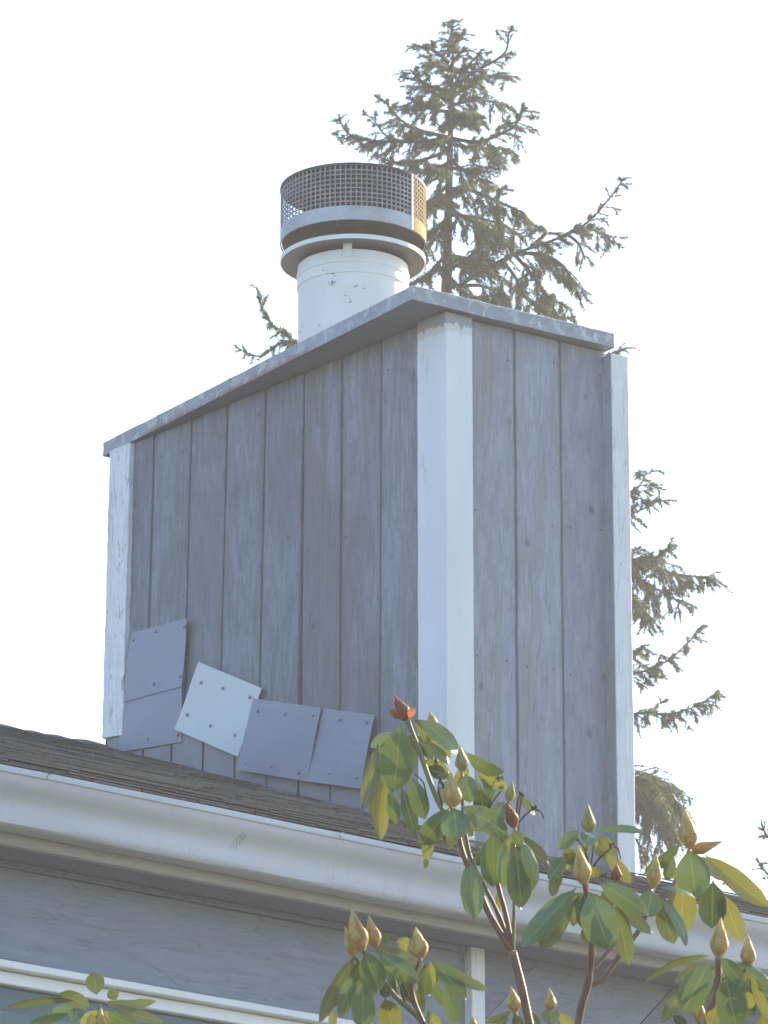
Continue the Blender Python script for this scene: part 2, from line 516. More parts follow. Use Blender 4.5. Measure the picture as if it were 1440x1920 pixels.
def leaf_mat(name, top1, top2, under, trans, tf):
    t = NT(name)
    uv = t.n("ShaderNodeUVMap"); uv.uv_map = "leaf_uv"
    sp = t.n("ShaderNodeSeparateXYZ"); t.l(uv.outputs[0], sp.inputs[0])
    au = t.math('ABSOLUTE', t.math('SUBTRACT', sp.outputs[0], 0.5))
    rib = t.ramp(au, 0.018, 0.045, 1.0, 0.0)
    vv = t.math('ADD', t.math('ADD', t.math('MULTIPLY', sp.outputs[1], 78.0), t.math('MULTIPLY', au, -40.0)), t.math('MULTIPLY', t.noise(t.coords((1, 1, 1), rand=5), 26, 3), 9.0))
    vein = t.ramp(t.math('SINE', vv), 0.80, 1.0)
    oi = t.n("ShaderNodeObjectInfo")
    nz = t.noise(t.coords((1, 1, 1), rand=5), 38, 4, 0.6)
    col = t.mix(t.ramp(t.math('ADD', t.math('MULTIPLY', nz, 0.6), t.math('MULTIPLY', oi.outputs["Random"], 0.4)), 0.3, 0.75), top1, top2)
    col = t.mix(t.math('MULTIPLY', vein, 0.3), col, tuple(min(1, c * 1.7) for c in top2))
    col = t.mix(t.math('MULTIPLY', rib, 0.65), col, (0.26, 0.30, 0.10))
    chl = t.ramp(t.noise(t.coords((1, 1, 1), rand=13), 15, 3, 0.5, 0.4), 0.52, 0.72, 0, 0.45)
    col = t.mix(chl, col, (0.17, 0.20, 0.05))
    edge = t.ramp(au, 0.43, 0.5, 0, 0.5)
    col = t.mix(edge, col, (0.28, 0.24, 0.06))
    spot = t.ramp(t.noise(t.coords((1, 1, 1), rand=9), 120, 3), 0.70, 0.73, 0, 0.6)
    col = t.mix(spot, col, (0.12, 0.07, 0.03))
    ge = t.n("ShaderNodeNewGeometry")
    ucol = t.mix(t.math('MULTIPLY', rib, 0.6), t.mix(nz, under, tuple(c * 0.75 for c in under)), (0.34, 0.33, 0.14))
    col = t.mix(ge.outputs["Backfacing"], col, ucol)
    h = t.math('ADD', t.math('MULTIPLY', vein, -0.5), t.math('MULTIPLY', rib, 1.0))
    h = t.math('ADD', h, t.math('MULTIPLY', t.noise(t.coords((1, 1, 1)), 60, 3), 0.6))
    b = t.bsdf(col, t.math('ADD', t.math('MULTIPLY', ge.outputs["Backfacing"], 0.3), 0.36), t.bump(h, 0.35, 0.0012), spec=0.5)
    tr = t.n("ShaderNodeBsdfTranslucent")
    t.l(t.mix(t.math('MULTIPLY', vein, 0.3), trans, tuple(c * 0.6 for c in trans)), tr.inputs["Color"])
    mx = t.n("ShaderNodeMixShader"); mx.inputs[0].default_value = tf
    t.l(b, mx.inputs[1]); t.l(tr.outputs[0], mx.inputs[2])
    return t.done(mx.outputs[0])


M['leaf'] = leaf_mat("rhododendron_leaf", (0.075, 0.138, 0.06), (0.115, 0.185, 0.085), (0.19, 0.185, 0.075), (0.20, 0.27, 0.035), 0.11)
M['leaf_y'] = leaf_mat("sunlit_yellow_leaf", (0.085, 0.125, 0.038), (0.135, 0.165, 0.05), (0.165, 0.165, 0.06), (0.30, 0.30, 0.035), 0.2)  # sun shining through the leaf, painted as a yellower, more translucent leaf
M['leaf_d'] = leaf_mat("dark_thick_leaf", (0.045, 0.09, 0.045), (0.07, 0.125, 0.06), (0.13, 0.14, 0.06), (0.15, 0.2, 0.03), 0.08)


def bud_mat(name, lo, hi, tip):
    t = NT(name)
    uv = t.n("ShaderNodeUVMap"); uv.uv_map = "leaf_uv"
    sp = t.n("ShaderNodeSeparateXYZ"); t.l(uv.outputs[0], sp.inputs[0])
    nz = t.noise(t.coords((1, 1, 1), rand=6), 75, 5, 0.65, 0.4)
    col = t.mix(t.ramp(nz, 0.40, 0.60), lo, hi)
    col = t.mix(t.ramp(t.math('ADD', sp.outputs[1], t.math('MULTIPLY', nz, 0.35)), 0.62, 1.1), col, tip)
    col = t.mix(t.ramp(t.noise(t.coords((1, 1, 1), rand=3), 160, 4), 0.63, 0.70, 0, 0.6), col, tuple(c * 0.45 for c in lo))
    au = t.math('ABSOLUTE', t.math('SUBTRACT', sp.outputs[0], 0.5))
    ed = t.ramp(t.math('ADD', au, t.math('MULTIPLY', nz, 0.08)), 0.40, 0.54)
    col = t.mix(t.math('MULTIPLY', ed, 0.6), col, tuple(c * 0.55 for c in lo))
    b = t.bsdf(col, 0.55, t.bump(t.math('SUBTRACT', nz, ed), 0.4, 0.002), spec=0.35)
    tr = t.n("ShaderNodeBsdfTranslucent"); tr.inputs["Color"].default_value = (*[min(1, c * 1.5) for c in hi], 1)
    mx = t.n("ShaderNodeMixShader"); mx.inputs[0].default_value = 0.25
    t.l(b, mx.inputs[1]); t.l(tr.outputs[0], mx.inputs[2])
    return t.done(mx.outputs[0])


M['bud'] = bud_mat("tan_flower_bud", (0.50, 0.25, 0.085), (0.60, 0.43, 0.13), (0.52, 0.46, 0.20))
M['bud_green'] = bud_mat("green_tan_bud", (0.33, 0.27, 0.09), (0.36, 0.37, 0.12), (0.42, 0.34, 0.15))
M['bud_red'] = bud_mat("red_brown_bud", (0.20, 0.065, 0.035), (0.34, 0.13, 0.06), (0.30, 0.12, 0.07))
M['stem'] = simple("brown_purple_stem", (0.13, 0.075, 0.065), (0.19, 0.115, 0.09), 40, 0.6, bump=0.3, dist=0.001)
M['stem_green'] = simple("young_green_stem", (0.13, 0.155, 0.05), (0.18, 0.19, 0.07), 40, 0.6, bump=0.3, dist=0.001)
M['dead'] = simple("dead_seed_stalk", (0.05, 0.035, 0.03), (0.09, 0.055, 0.045), 60, 0.8)

# ================================================================== ground
g = MB(); g.quad((-110, -60, 0), (110, -60, 0), (110, 130, 0), (-110, 130, 0))
ground = tag(g.build("ground", M['lawn']), kind="structure")

# ================================================================== house
house = tag(empty("house", H0, TH_H), "blue grey clad house with white gutter and brown shingle roof", "house")
PITCH = 0.368
EAVE_B, WALL_B = -1.1, -0.8
A0, A1 = -5.5, 4.5


def roof_z(b):
    return P0.z - 1.715 + PITCH * b


def slab(name, mat, x0, x1, y0, y1, z0, z1, parent=house, nseg=1, jit=0.0, ch=0.003):
    """A board along x with chamfered long edges and slightly uneven outline."""
    m = MB()
    prof = [(y0 + ch, z0), (y1, z0), (y1, z1), (y0 + ch, z1), (y0, z1 - ch), (y0, z0 + ch)]
    n = len(prof)
    for i in range(nseg + 1):
        x = x0 + (x1 - x0) * i / nseg
        j0, j1 = rnd.uniform(-jit, jit), rnd.uniform(-jit, jit)
        m.v += [(x, y, z + (j1 if z > (z0 + z1) / 2 else j0)) for y, z in prof]
    for i in range(nseg):
        for k in range(n):
            a, b = i * n + k, i * n + (k + 1) % n
            m.f.append((a, a + n, b + n, b))
    m.f.append(tuple(range(n)))
    m.f.append(tuple(range(nseg * n + n - 1, nseg * n - 1, -1)))
    return m.build(name, mat, parent)


# body below the eave: walls down to the ground
m = MB(); m.box(A0, A1, -0.40, 4.2, 0.0, 5.12); m.build("inner_wall", M['dark_room'], house)
m = MB(); m.box(A0, A1, WALL_B, -0.42, 0.0, 3.45); m.build("lower_wall", M['siding'], house)
# fascia, soffit, frieze
slab("fascia", M['cream'], A0, A1, -0.978, -0.957, 5.166, 5.34, nseg=60, jit=0.0012)
slab("soffit_panel", M['soffit'], A0, A1, -0.956, -0.60, 5.176, 5.19)
slab("shadow_trim", M['siding'], A0, -0.60, -0.813, -0.785, 5.158, 5.1755, nseg=40, jit=0.0008)
slab("frieze_board", M['frieze'], A0, -0.615, WALL_B, -0.77, 4.903, 5.157, nseg=50, jit=0.0009)
slab("backing_strip", M['dark_wood'], -0.66, -0.50, -0.775, -0.745, 3.45, 5.17)
slab("jamb_board", M['siding'], -0.612, -0.589, -0.792, -0.765, 3.46, 5.174)
m = MB(); m.box(-0.587, -0.538, -0.822, -0.78, 3.46, 5.174); m.build("white_trim_board", M['white_wood'], house)
# diagonal boards right of the white trim


def clip(poly, nx, nz, d):
    out = []
    for i in range(len(poly)):
        p, q = poly[i], poly[(i + 1) % len(poly)]
        a, b = p[0] * nx + p[1] * nz - d, q[0] * nx + q[1] * nz - d
        if a <= 0:
            out.append(p)
        if (a < 0 < b) or (b < 0 < a):
            s = a / (a - b)
            out.append((p[0] + (q[0] - p[0]) * s, p[1] + (q[1] - p[1]) * s))
    return out


q1 = house_local(on_plane(928, 1891, P0 + B_H * WALL_B, B_H)); q2 = house_local(on_plane(1025, 1787, P0 + B_H * WALL_B, B_H))
q3 = house_local(on_plane(1230, 1887, P0 + B_H * WALL_B, B_H))
dv = Vector((q2.x - q1.x, q2.z - q1.z)).normalized()
nv = (dv.y, -dv.x)
base_d = q1.x * nv[0] + q1.z * nv[1]
step = (q3.x * nv[0] + q3.z * nv[1]) - base_d
step = step if 0.15 < step < 0.6 else 0.3
for k in range(-9, 14):
    lo, hi = base_d + k * step + 0.0015, base_d + (k + 1) * step - 0.0015
    poly = [(-0.535, 3.46), (A1, 3.46), (A1, 5.174), (-0.535, 5.174)]
    poly = clip(poly, nv[0], nv[1], hi)
    if poly:
        poly = clip(poly, -nv[0], -nv[1], -lo)
    if len(poly) < 3:
        continue
    m = MB(); n = len(poly)
    pr = rnd.uniform(0, 0.0022) + (0.002 if k % 2 else 0)
    m.v = [(x, WALL_B - pr, z) for x, z in poly] + [(x, -0.775, z) for x, z in poly]
    m.f = [tuple(range(n)), tuple(range(2 * n - 1, n - 1, -1))] + [(i, i + n, (i + 1) % n + n, (i + 1) % n) for i in range(n)]
    m.build("diagonal_board", M['siding'], house)

# window under the frieze
WX1 = -0.66
m = MB(); m.box(A0 + .3, WX1, -0.775, -0.742, 3.5, 4.902)
win = empty("window", (0, 0, 0)); win.parent = house
slab("head_casing", M['window_white'], A0, WX1, -0.835, -0.79, 4.873, 4.8945, parent=win, nseg=40, jit=0.0006)
slab("sill_gap", M['dark_wood'], A0, WX1, -0.796, -0.76, 4.895, 4.902, parent=win)
slab("head_frame", M['window_white'], A0, WX1, -0.806, -0.765, 4.836, 4.8715, parent=win)
for x0, x1 in ((-1.391, -1.361), (WX1 - 0.03, WX1)):
    m = MB(); m.box(x0, x1, -0.806, -0.765, 3.5, 4.8355); m.build("mullion", M['window_white'], win)
slab("sash", M['window_white'], -1.359, WX1 - 0.032, -0.796, -0.77, 4.80, 4.8355, parent=win)
for x0, x1 in ((A0, -1.393), (-1.357, WX1 - 0.034)):
    m = MB(); m.box(x0, x1, -0.786, -0.781, 3.5, 4.835 if x1 < -1.37 else 4.799); m.build("pane", M['pane'], win)
m = MB(); m.box(A0, WX1 - .04, -0.755, -0.745, 4.775, 4.86); m.build("dark_reflection", M['dark_reflection'], win)  # added panel that stands in for the dark band reflected in the pane
m = MB(); m.box(A0, WX1 - .04, -0.765, -0.758, 3.5, 4.772); m.build("teal_reflection", M['teal_reflection'], win)  # added panel that stands in for the paler teal reflection below
m = MB(); m.box(A0, WX1 - .03, -0.74, -0.42, 4.905, 4.93); m.build("head_lining", M['dark_room'], win)

# gutter
prof = [(-0.982, 5.333), (-0.982, 5.196), (-1.043, 5.196), (-1.0505, 5.202), (-1.0535, 5.215), (-1.0545, 5.240), (-1.057, 5.258), (-1.064, 5.272), (-1.076, 5.285),
        (-1.0875, 5.298), (-1.0935, 5.312), (-1.095, 5.324), (-1.1005, 5.3245), (-1.1025, 5.333), (-1.1, 5.3415), (-1.085, 5.343), (-1.084, 5.335), (-1.092, 5.330),
        (-1.085, 5.300), (-1.05, 5.26), (-1.045, 5.205), (-0.988, 5.205), (-0.987, 5.333)]
m = MB(); n = len(prof); NS = 80
for i in range(NS + 1):
    x = A0 + (A1 - A0) * i / NS
    wz = 0.0016 * math.sin(x * 2.3) + rnd.uniform(-.0007, .0007)
    m.v += [(x, y + rnd.uniform(-.0005, .0005), z + wz) for y, z in prof]
for i in range(NS):
    for k in range(n):
        a, b = i * n + k, i * n + (k + 1) % n
        m.f.append((a, a + n, b + n, b))
m.f += [tuple(range(n)), tuple(range(NS * n + n - 1, NS * n - 1, -1))]
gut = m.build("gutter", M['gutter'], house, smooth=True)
gut.data.set_sharp_from_angle(angle=R(38))
for px in (92, 641, 1190):
    c = house_local(on_plane(px, 1433 + .2 * px + 6, P0 + B_H * EAVE_B, B_H))
    m = MB(); m.tube([(c.x - .006, EAVE_B - .004, 5.326), (c.x - .008, EAVE_B - .005, 5.333), (c.x - .004, EAVE_B - .004, 5.341), (c.x + .004, EAVE_B - .004, 5.3415)], 0.0016, 5)
    m.build("gutter_hanger", M['nail'], gut)

# roof: deck, shingles, ridge
roof = MB()
RB_L, RB_R = 1.76, -0.07              # ridge stands further back on the left roof than right of the chimney


def deck(x0, x1, b0, b1):
    zb = roof_z(b1)
    roof.add([(x0, b0, roof_z(b0) - .03), (x1, b0, roof_z(b0) - .03), (x1, b1, zb - .005), (x0, b1, zb - .005),
              (x0, b1 + 3.0, zb - 1.1), (x1, b1 + 3.0, zb - 1.1)],
             [(0, 1, 2, 3), (3, 2, 5, 4)])


deck(A0, 0.30, -1.05, RB_L)
deck(0.301, A1, -1.05, RB_R)
roof_o = roof.build("roof", M['dark_wood'], house)


def wedge(w, d, th):
    s = MB()
    s.add([(0, 0, 0), (w, 0, 0), (w, d, .001), (0, d, .001), (0.002, .001, th), (w - .002, 0, th), (w - .001, d, th * .35), (0.001, d, th * .35)],
          [(3, 2, 1, 0), (4, 5, 6, 7), (0, 1, 5, 4), (1, 2, 6, 5), (2, 3, 7, 6), (3, 0, 4, 7)])
    return s


variants = []
for i in range(7):
    w, th = 0.13 + 0.03 * i, 0.0032 + 0.0008 * (i * 3 % 4)
    variants.append((w, th, wedge(w - .004, 0.25, th).mesh("shingle", M['shingle'])))
jobs = []
EXPO = 0.19
k = -3
while -1.088 + EXPO * k < RB_L - 0.05:
    b = -1.088 + EXPO * max(k, 0)
    x = A0 + rnd.uniform(0, .2)
    while x < A1 - .35:
        i = rnd.randrange(7)
        w = variants[i][0]
        hidden = x > -0.15 and b > RB_R - 0.12
        if not hidden:
            jobs.append((x, b + rnd.uniform(-.012, .012) * (k > 0), i, .0075 * min(k, 0) + rnd.uniform(.004, .0075)))
        x += w
    k += 1


def seen(x):
    return -3.3 < x[0] < 1.0


vis = sorted([j for j in jobs if seen(j)], key=lambda j: j[1])[:295]
vs = set(vis)
ang = math.atan(PITCH)
for x, b, i, dz in vis:
    o = bpy.data.objects.new("shingle", variants[i][2])
    scene.collection.objects.link(o)
    o.parent = roof_o
    o.location = (x, b, roof_z(b) + dz)
    o.rotation_euler = (ang - 0.03, 0, 0)
rest = MB()
ca, sa = math.cos(ang - .03), math.sin(ang - .03)
for j in jobs:
    if j in vs:
        continue
    x, b, i, dz = j
    s = wedge(variants[i][0] - .004, .25, variants[i][1])
    rest.add([(x + p[0], b + p[1] * ca - p[2] * sa, roof_z(b) + dz + p[1] * sa + p[2] * ca) for p in s.v], s.f)
tag(rest.build("shingle_courses", M['shingle'], roof_o), kind="stuff")
x = -3.6
while x < 0.05:                        # ridge cap pieces lapped towards the chimney
    w = 0.27
    zr = roof_z(RB_L) + 0.012
    s = MB()
    t0, t1 = -0.026, 0.006 + rnd.uniform(-.003, .005)
    s.add([(x, RB_L - .13, zr - .05 + t0), (x + w, RB_L - .13, zr - .05 + t1), (x + w, RB_L, zr + t1), (x, RB_L, zr + t0), (x + w, RB_L + .13, zr - .05 + t1), (x, RB_L + .13, zr - .05 + t0),
           (x, RB_L - .13, zr - .06), (x + w, RB_L - .13, zr - .062 + t1 - .012), (x + w, RB_L, zr + t1 - .014), (x + w, RB_L + .13, zr - .064 + t1 - .01)],
          [(0, 1, 2, 3), (3, 2, 4, 5), (0, 6, 7, 1), (1, 7, 8, 2), (2, 8, 9, 4)])
    s.build("ridge_cap", M['shingle'], roof_o)
    x += 0.125 + rnd.uniform(-.03, .03)

# ================================================================== chimney
chim = tag(empty("chimney", (P0.x, P0.y, CH_BASE_Z), TH_C), "tall board clad chimney with white corner boards and round steel flue top", "chimney")


def ch_local(p):
    d = p - P0
    return Vector((d.dot(A_C), d.dot(B_C), p.z - CH_BASE_Z))


LL = Vector((DIR_L.dot(A_C), DIR_L.dot(B_C), 0))     # left face direction, in chimney coordinates
NLL = Vector((N_L.dot(A_C), N_L.dot(B_C), 0))
RR, NRR = Vector((1, 0, 0)), Vector((0, -1, 0))
LEN_L, LEN_R = 1.786, 0.69


def roof_under(p):
    """roof height (chimney z) under a chimney-local point"""
    w = A_C * p.x + B_C * p.y
    return roof_z(w.dot(B_H)) - CH_BASE_Z


def board(name, mat, D, N, s0, s1, back, front, ztop, zbot=None, lean=0.0, nseg=14, jit=0.0006, ch=0.0025, bot_slope=0.0, top_d=0.0):
    """Upright board on a face: D runs along the face, N points outwards. zbot None = down to just under the roof."""
    m = MB()
    pf = [(s0, back), (s0, front - ch), (s0 + ch, front), (s1 - ch, front), (s1, front - ch), (s1, back)]
    n = len(pf)
    rows = []
    for i in range(nseg + 1):
        t = i / nseg
        j0, j1, jf = rnd.uniform(-jit, jit), rnd.uniform(-jit, jit), rnd.uniform(-jit, jit) * .6
        for q, (s, o) in enumerate(pf):
            ss = s + (j0 if q < 3 else j1) + lean * t
            p = D * ss + N * (o + (jf if 0 < q < 5 else 0))
            zb = (roof_under(p) - 0.03) if zbot is None else zbot + bot_slope * (s - s0)
            m.v.append((p.x, p.y, ztop + top_d * (s - s0) + (zb - ztop - top_d * (s - s0)) * t))
    for i in range(nseg):
        for k in range(n):
            a, b = i * n + k, i * n + (k + 1) % n
            m.f.append((a, b, b + n, a + n))
    m.f += [tuple(range(n - 1, -1, -1)), tuple(range(nseg * n, nseg * n + n))]
    return m.build(name, mat, chim)


# core that closes the grooves
m = MB()
c0, c1, c2, c3 = (RR * .03 - NRR * .03 + LL * 0), (RR * (LEN_R - .02) - NRR * .03), (RR * (LEN_R - .02) + LL * 1.78), (LL * 1.76 - NLL * .03)
lo = 0.02
m.add([(p.x, p.y, z) for z in (lo, CH_H - .02) for p in (c0 + Vector((0, 0.0, 0)), c1, c2, c3)],
      [(3, 2, 1, 0), (4, 5, 6, 7), (0, 1, 5, 4), (1, 2, 6, 5), (2, 3, 7, 6), (3, 0, 4, 7)])
m.build("chase_core", M['dark_wood'], chim)
# back and far side sheathing so that the chase is closed all round
m = MB()
b0, b1, b2 = RR * (LEN_R - .012), RR * (LEN_R - .012) + LL * 1.79, LL * 1.79
m.quad((b0.x, b0.y, 0.0), (b1.x, b1.y, 0.0), (b1.x, b1.y, CH_H - .01), (b0.x, b0.y, CH_H - .01))
m.quad((b1.x, b1.y, 0.0), (b2.x, b2.y, 0.0), (b2.x, b2.y, CH_H - .01), (b1.x, b1.y, CH_H - .01))
m.build("back_sheathing", M['board_left'], chim)

seams_L = [0.118, 0.334, 0.535, 0.731, 0.936, 1.144, 1.340, 1.547, 1.70]
for i in range(len(seams_L) - 1):
    s0, s1 = seams_L[i], seams_L[i + 1]
    gap = 0.014
    bo = board("siding_board", M['board_left'], LL, NLL, s0, s1 - gap, -0.022, rnd.uniform(-.0025, .0005), CH_H - 0.002, None, lean=(0.03 if i > 2 else 0.010), nseg=16)
    bo["face"], bo["s0"], bo["s1"] = 0, s0, s1
    # the thin lap tongue that shows at the bottom of each groove
    board("groove_tongue", M['board_left'], LL, NLL, s1 - gap - .001, s1 + .004, -0.036, -0.0095, CH_H - 0.003, None, lean=(0.03 if i > 2 else 0.010), nseg=4)
seams_R = [0.082, 0.272, 0.452, 0.64]
for i in range(3):
    s0, s1 = seams_R[i], seams_R[i + 1]
    bo = board("siding_board", M['board_right'], RR, NRR, s0, s1 - 0.011, -0.022, rnd.uniform(-.002, .0005), CH_H - 0.003, None, nseg=16, jit=0.0004)
    bo["face"], bo["s0"], bo["s1"] = 1, s0, s1
    board("groove_tongue", M['board_right'], RR, NRR, s1 - 0.012, s1 + .004, -0.036, -0.0095, CH_H - 0.004, None, nseg=4)
nail_me = MB(); nail_me.lathe([(0.0032, 0), (0.0029, .0010), (0.0005, .0016)], n=7)
nail_mesh = nail_me.mesh("nail", M['nail_rust'], True)
rn = random.Random(21)
for o in [c for c in chim.children if c.name.startswith("siding_board")]:
    left = o["face"] == 0
    D, N = (LL, NLL) if left else (RR, NRR)
    for zz in (0.10, 0.62, 1.12, 1.58):
        for side in (.16, .8):
            s_ = o["s0"] + (o["s1"] - o["s0"]) * (side + rn.uniform(-.05, .05))
            z = CH_H - zz + rn.uniform(-.02, .02)
            p = D * s_ + N * 0.0003
            if z < roof_under(p) + .25 or rn.random() < .35:
                continue
            k = link("nail", nail_mesh, o)
            k.location = (p.x, p.y, z)
            k.rotation_euler = N.to_track_quat('Z', 'Y').to_euler()
# white corner boards
board("corner_board", M['corner'], LL, NLL, 0.0105, 0.122, -0.01, 0.0198, CH_H - 0.002, None, nseg=40, jit=0.0009, ch=.0015)
board("corner_board", M['corner'], RR, NRR, -0.0195, 0.086, -0.01, 0.0225, CH_H - 0.003, None, nseg=40, jit=0.0005, ch=.003)
board("corner_board", M['white_rough'], LL, NLL, 1.652, 1.768, -0.01, 0.02, CH_H - 0.004, CH_H - 1.035, lean=0.018, nseg=36, jit=0.0022, bot_slope=.12)
board("corner_board", M['white_wood'], RR, NRR, 0.619, 0.688, -0.01, 0.047, CH_H - 0.022, None, nseg=40, jit=0.0008)
board("side_strip", M['board_right'], RR, NRR, 0.6160, 0.6186, -0.01, 0.0455, CH_H - 0.024, None, nseg=10, jit=0.0003, ch=.0005)
board("corner_flashing", M['flashing'], LL, NLL, 1.69, 1.775, -0.012, 0.004, CH_H - 0.93, None, nseg=4)

# cap: folded sheet metal with a turned-down edge and a ply soffit
CA0, CA1, CB0, CB1 = -0.166, 0.634, -0.046, 1.83


def ring_pts(inset, z, jit=0.0, n=44):
    xs = [(CA0 + inset, CB0 + inset), (CA1 - inset, CB0 + inset), (CA1 - inset, CB1 - inset), (CA0 + inset, CB1 - inset)]
    out = []
    for k in range(4):
        p, q = xs[k], xs[(k + 1) % 4]
        for i in range(n):
            t = i / n
            out.append((p[0] + (q[0] - p[0]) * t, p[1] + (q[1] - p[1]) * t, z))
    return out


m = MB(); NR = 44 * 4
r2 = random.Random(3)
jz0 = [r2.gauss(0, .0011) for _ in range(NR)]; jz1 = [r2.gauss(0, .0013) for _ in range(NR)]
sm_ = lambda a: [(a[i - 1] + 2 * a[i] + a[(i + 1) % NR]) / 4 for i in range(NR)]
jz0, jz1 = sm_(jz0), sm_(jz1)
rings = [
    [(x, y, z + jz0[i]) for i, (x, y, z) in enumerate(ring_pts(0.004, CH_H + 0.0025))],
    [(x, y, z + jz0[i]) for i, (x, y, z) in enumerate(ring_pts(0.0, CH_H + 0.0))],
    [(x, y, z) for i, (x, y, z) in enumerate(ring_pts(0.002 , CH_H + 0.026))],
    [(x, y, z + jz1[i]) for i, (x, y, z) in enumerate(ring_pts(0.001, CH_H + 0.0475))],
    [(x, y, z + jz1[i]) for i, (x, y, z) in enumerate(ring_pts(0.008, CH_H + 0.0525))],
    ring_pts(0.05, CH_H + 0.055), ring_pts(0.30, CH_H + 0.062)]
m.v = [p for rg in rings for p in rg]
for i in range(len(rings) - 1):
    for k in range(NR):
        k2 = (k + 1) % NR
        m.f.append((i * NR + k, i * NR + k2, (i + 1) * NR + k2, (i + 1) * NR + k))
m.f.append(tuple(range((len(rings) - 1) * NR, len(rings) * NR)))
cap = m.build("metal_cap", M['cap'], chim)
m = MB(); m.box(CA0 + .005, CA1 - .004, CB0 + .005, CB1 - .005, CH_H + 0.004, CH_H + 0.02); m.build("cap_soffit", M['soffit'], cap)
for yy in (0.62, 1.02, 1.47):          # folded seams in the turned-down edge
    m = MB(); m.box(CA0 - .0015, CA0 + .004, yy, yy + .006, CH_H + 0.004, CH_H + 0.048); m.build("cap_seam", M['cap'], cap)

# flue pipe
FC = Vector((0.343, 1.045))
fc_w = P0 + A_C * FC.x + B_C * FC.y


def z_for(py, rad):
    """chimney-local height of the nearest point of a ring of radius rad that shows at image row py"""
    q = Vector((fc_w.x, fc_w.y, 0)); d = Vector((EYE.x - q.x, EYE.y - q.y, 0)).normalized()
    q = q + d * rad
    r = ray(662, py)
    return (EYE.z + r.z * (q.y - EYE.y) / r.y) - CH_BASE_Z


RP, RD = 0.187, 0.248
z_pipe = z_for(466, RP)
z_disc0, z_disc1 = z_for(446, RD), z_for(438, RD)
z_cage0, z_band, z_cage1 = z_for(411, RD), z_for(385, RD), z_for(303, RD)
flue = empty("flue", (FC.x, FC.y, 0)); flue.parent = chim
pf = [(RP, CH_H + .03), (RP, z_pipe - .085), (RP + .0035, z_pipe - .083), (RP + .0035, z_pipe - .066), (RP + .001, z_pipe - .064), (RP + .001, z_pipe - .048), (RP + .0045, z_pipe - .045),
      (RP + .0045, z_pipe - .030), (RP + .002, z_pipe - .028), (RP + .0015, z_pipe - .002), (RP - .002, z_pipe), (RP - .008, z_pipe), (RP - .008, z_pipe - .1)]
m = MB(); m.lathe(pf, n=96); pipe = m.build("flue_pipe", M['flue'], flue)
for p in pipe.data.polygons:
    p.use_smooth = True
pipe.data.set_sharp_from_angle(angle=R(25)) if hasattr(pipe.data, "set_sharp_from_angle") else None
m = MB(); m.lathe([(RP + .03, CH_H + .058), (RP + .012, CH_H + .062), (RP + .003, CH_H + .085), (RP + .0005, CH_H + .085)], n=72); m.build("storm_collar", M['flue'], flue, True)
# lower disc with white rim
m = MB(); m.lathe([(0.06, z_disc0 + .002), (RD - .004, z_disc0 + .0015), (RD - .004, z_disc1 - .002), (0.06, z_disc1 - .001)], n=96); disc = m.build("lower_disc", M['disc'], flue)
m = MB(); m.lathe([(RD - .0035, z_disc0), (RD, z_disc0), (RD, z_disc1), (RD - .0035, z_disc1)], n=96, closed=True); m.build("disc_rim", M['rim'], disc)
for a in (-105, -225, 15):
    a = R(a) - TH_C + R(10)
    d = Vector((math.cos(a), math.sin(a), 0)); e = Vector((-d.y, d.x, 0))
    m = MB()
    for r0, r1, z0, z1 in ((RP + .0045, RP + .0075, z_pipe - .03, z_disc0 + .003),):
        pts = [d * r + e * s + Vector((0, 0, z)) for r in (r0, r1) for s in (-.015, .015) for z in (z0, z1)]
        m.add(pts, [(0, 1, 3, 2), (4, 6, 7, 5), (0, 4, 5, 1), (2, 3, 7, 6), (0, 2, 6, 4), (1, 5, 7, 3)])
    m.build("bracket", M['flue'], flue)
# spark cage above
cage = empty("spark_cage", (0, 0, 0)); cage.parent = flue
m = MB(); m.lathe([(RD - .004, z_cage0), (RD + .001, z_cage0), (RD + .001, z_band), (RD - .004, z_band)], n=96, closed=True); m.build("cage_band", M['galv'], cage)
m = MB(); m.lathe([(0.125, z_cage0 + .006), (RD - .005, z_cage0 + .004)], n=96); m.build("cage_floor", M['rusty'], cage)
m = MB(); m.lathe([(0.12, z_disc1 - .002), (0.12, z_cage0 + .03)], n=48); m.build("inner_liner", M['soot'], cage)
m = MB()
m.lathe([(0.001, z_cage1 + .012), (0.16, z_cage1 + .006), (RD - .006, z_cage1 - .001), (RD + .002, z_cage1 - .003), (RD + .002, z_cage1 - .013), (RD - .004, z_cage1 - .013), (RD - .006, z_cage1 - .006), (0.001, z_cage1 - .004)], n=96)
m.build("cage_lid", M['soot'], cage)
m = MB(); NW = 86
for k in range(NW):
    a = 2 * math.pi * k / NW
    d = Vector((math.cos(a), math.sin(a), 0)); e = Vector((-d.y, d.x, 0))
    w = 0.0021
    pts = [d * r + e * s + Vector((0, 0, z)) for r in (RD - .002, RD) for s in (-w, w) for z in (z_band - .002, z_cage1 - .008)]
    m.add(pts, [(0, 1, 3, 2), (4, 6, 7, 5), (0, 4, 5, 1), (2, 3, 7, 6)])
nz = 9
for k in range(1, nz):
    z = z_band + (z_cage1 - .012 - z_band) * k / nz
    m.lathe([(RD - .0018, z - .002), (RD + .0005, z - .002), (RD + .0005, z + .002), (RD - .0018, z + .002)], n=86, closed=True)
tag(m.build("wire_mesh", M['wire'], cage), kind="stuff")
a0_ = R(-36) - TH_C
m = MB(); NL_ = 26
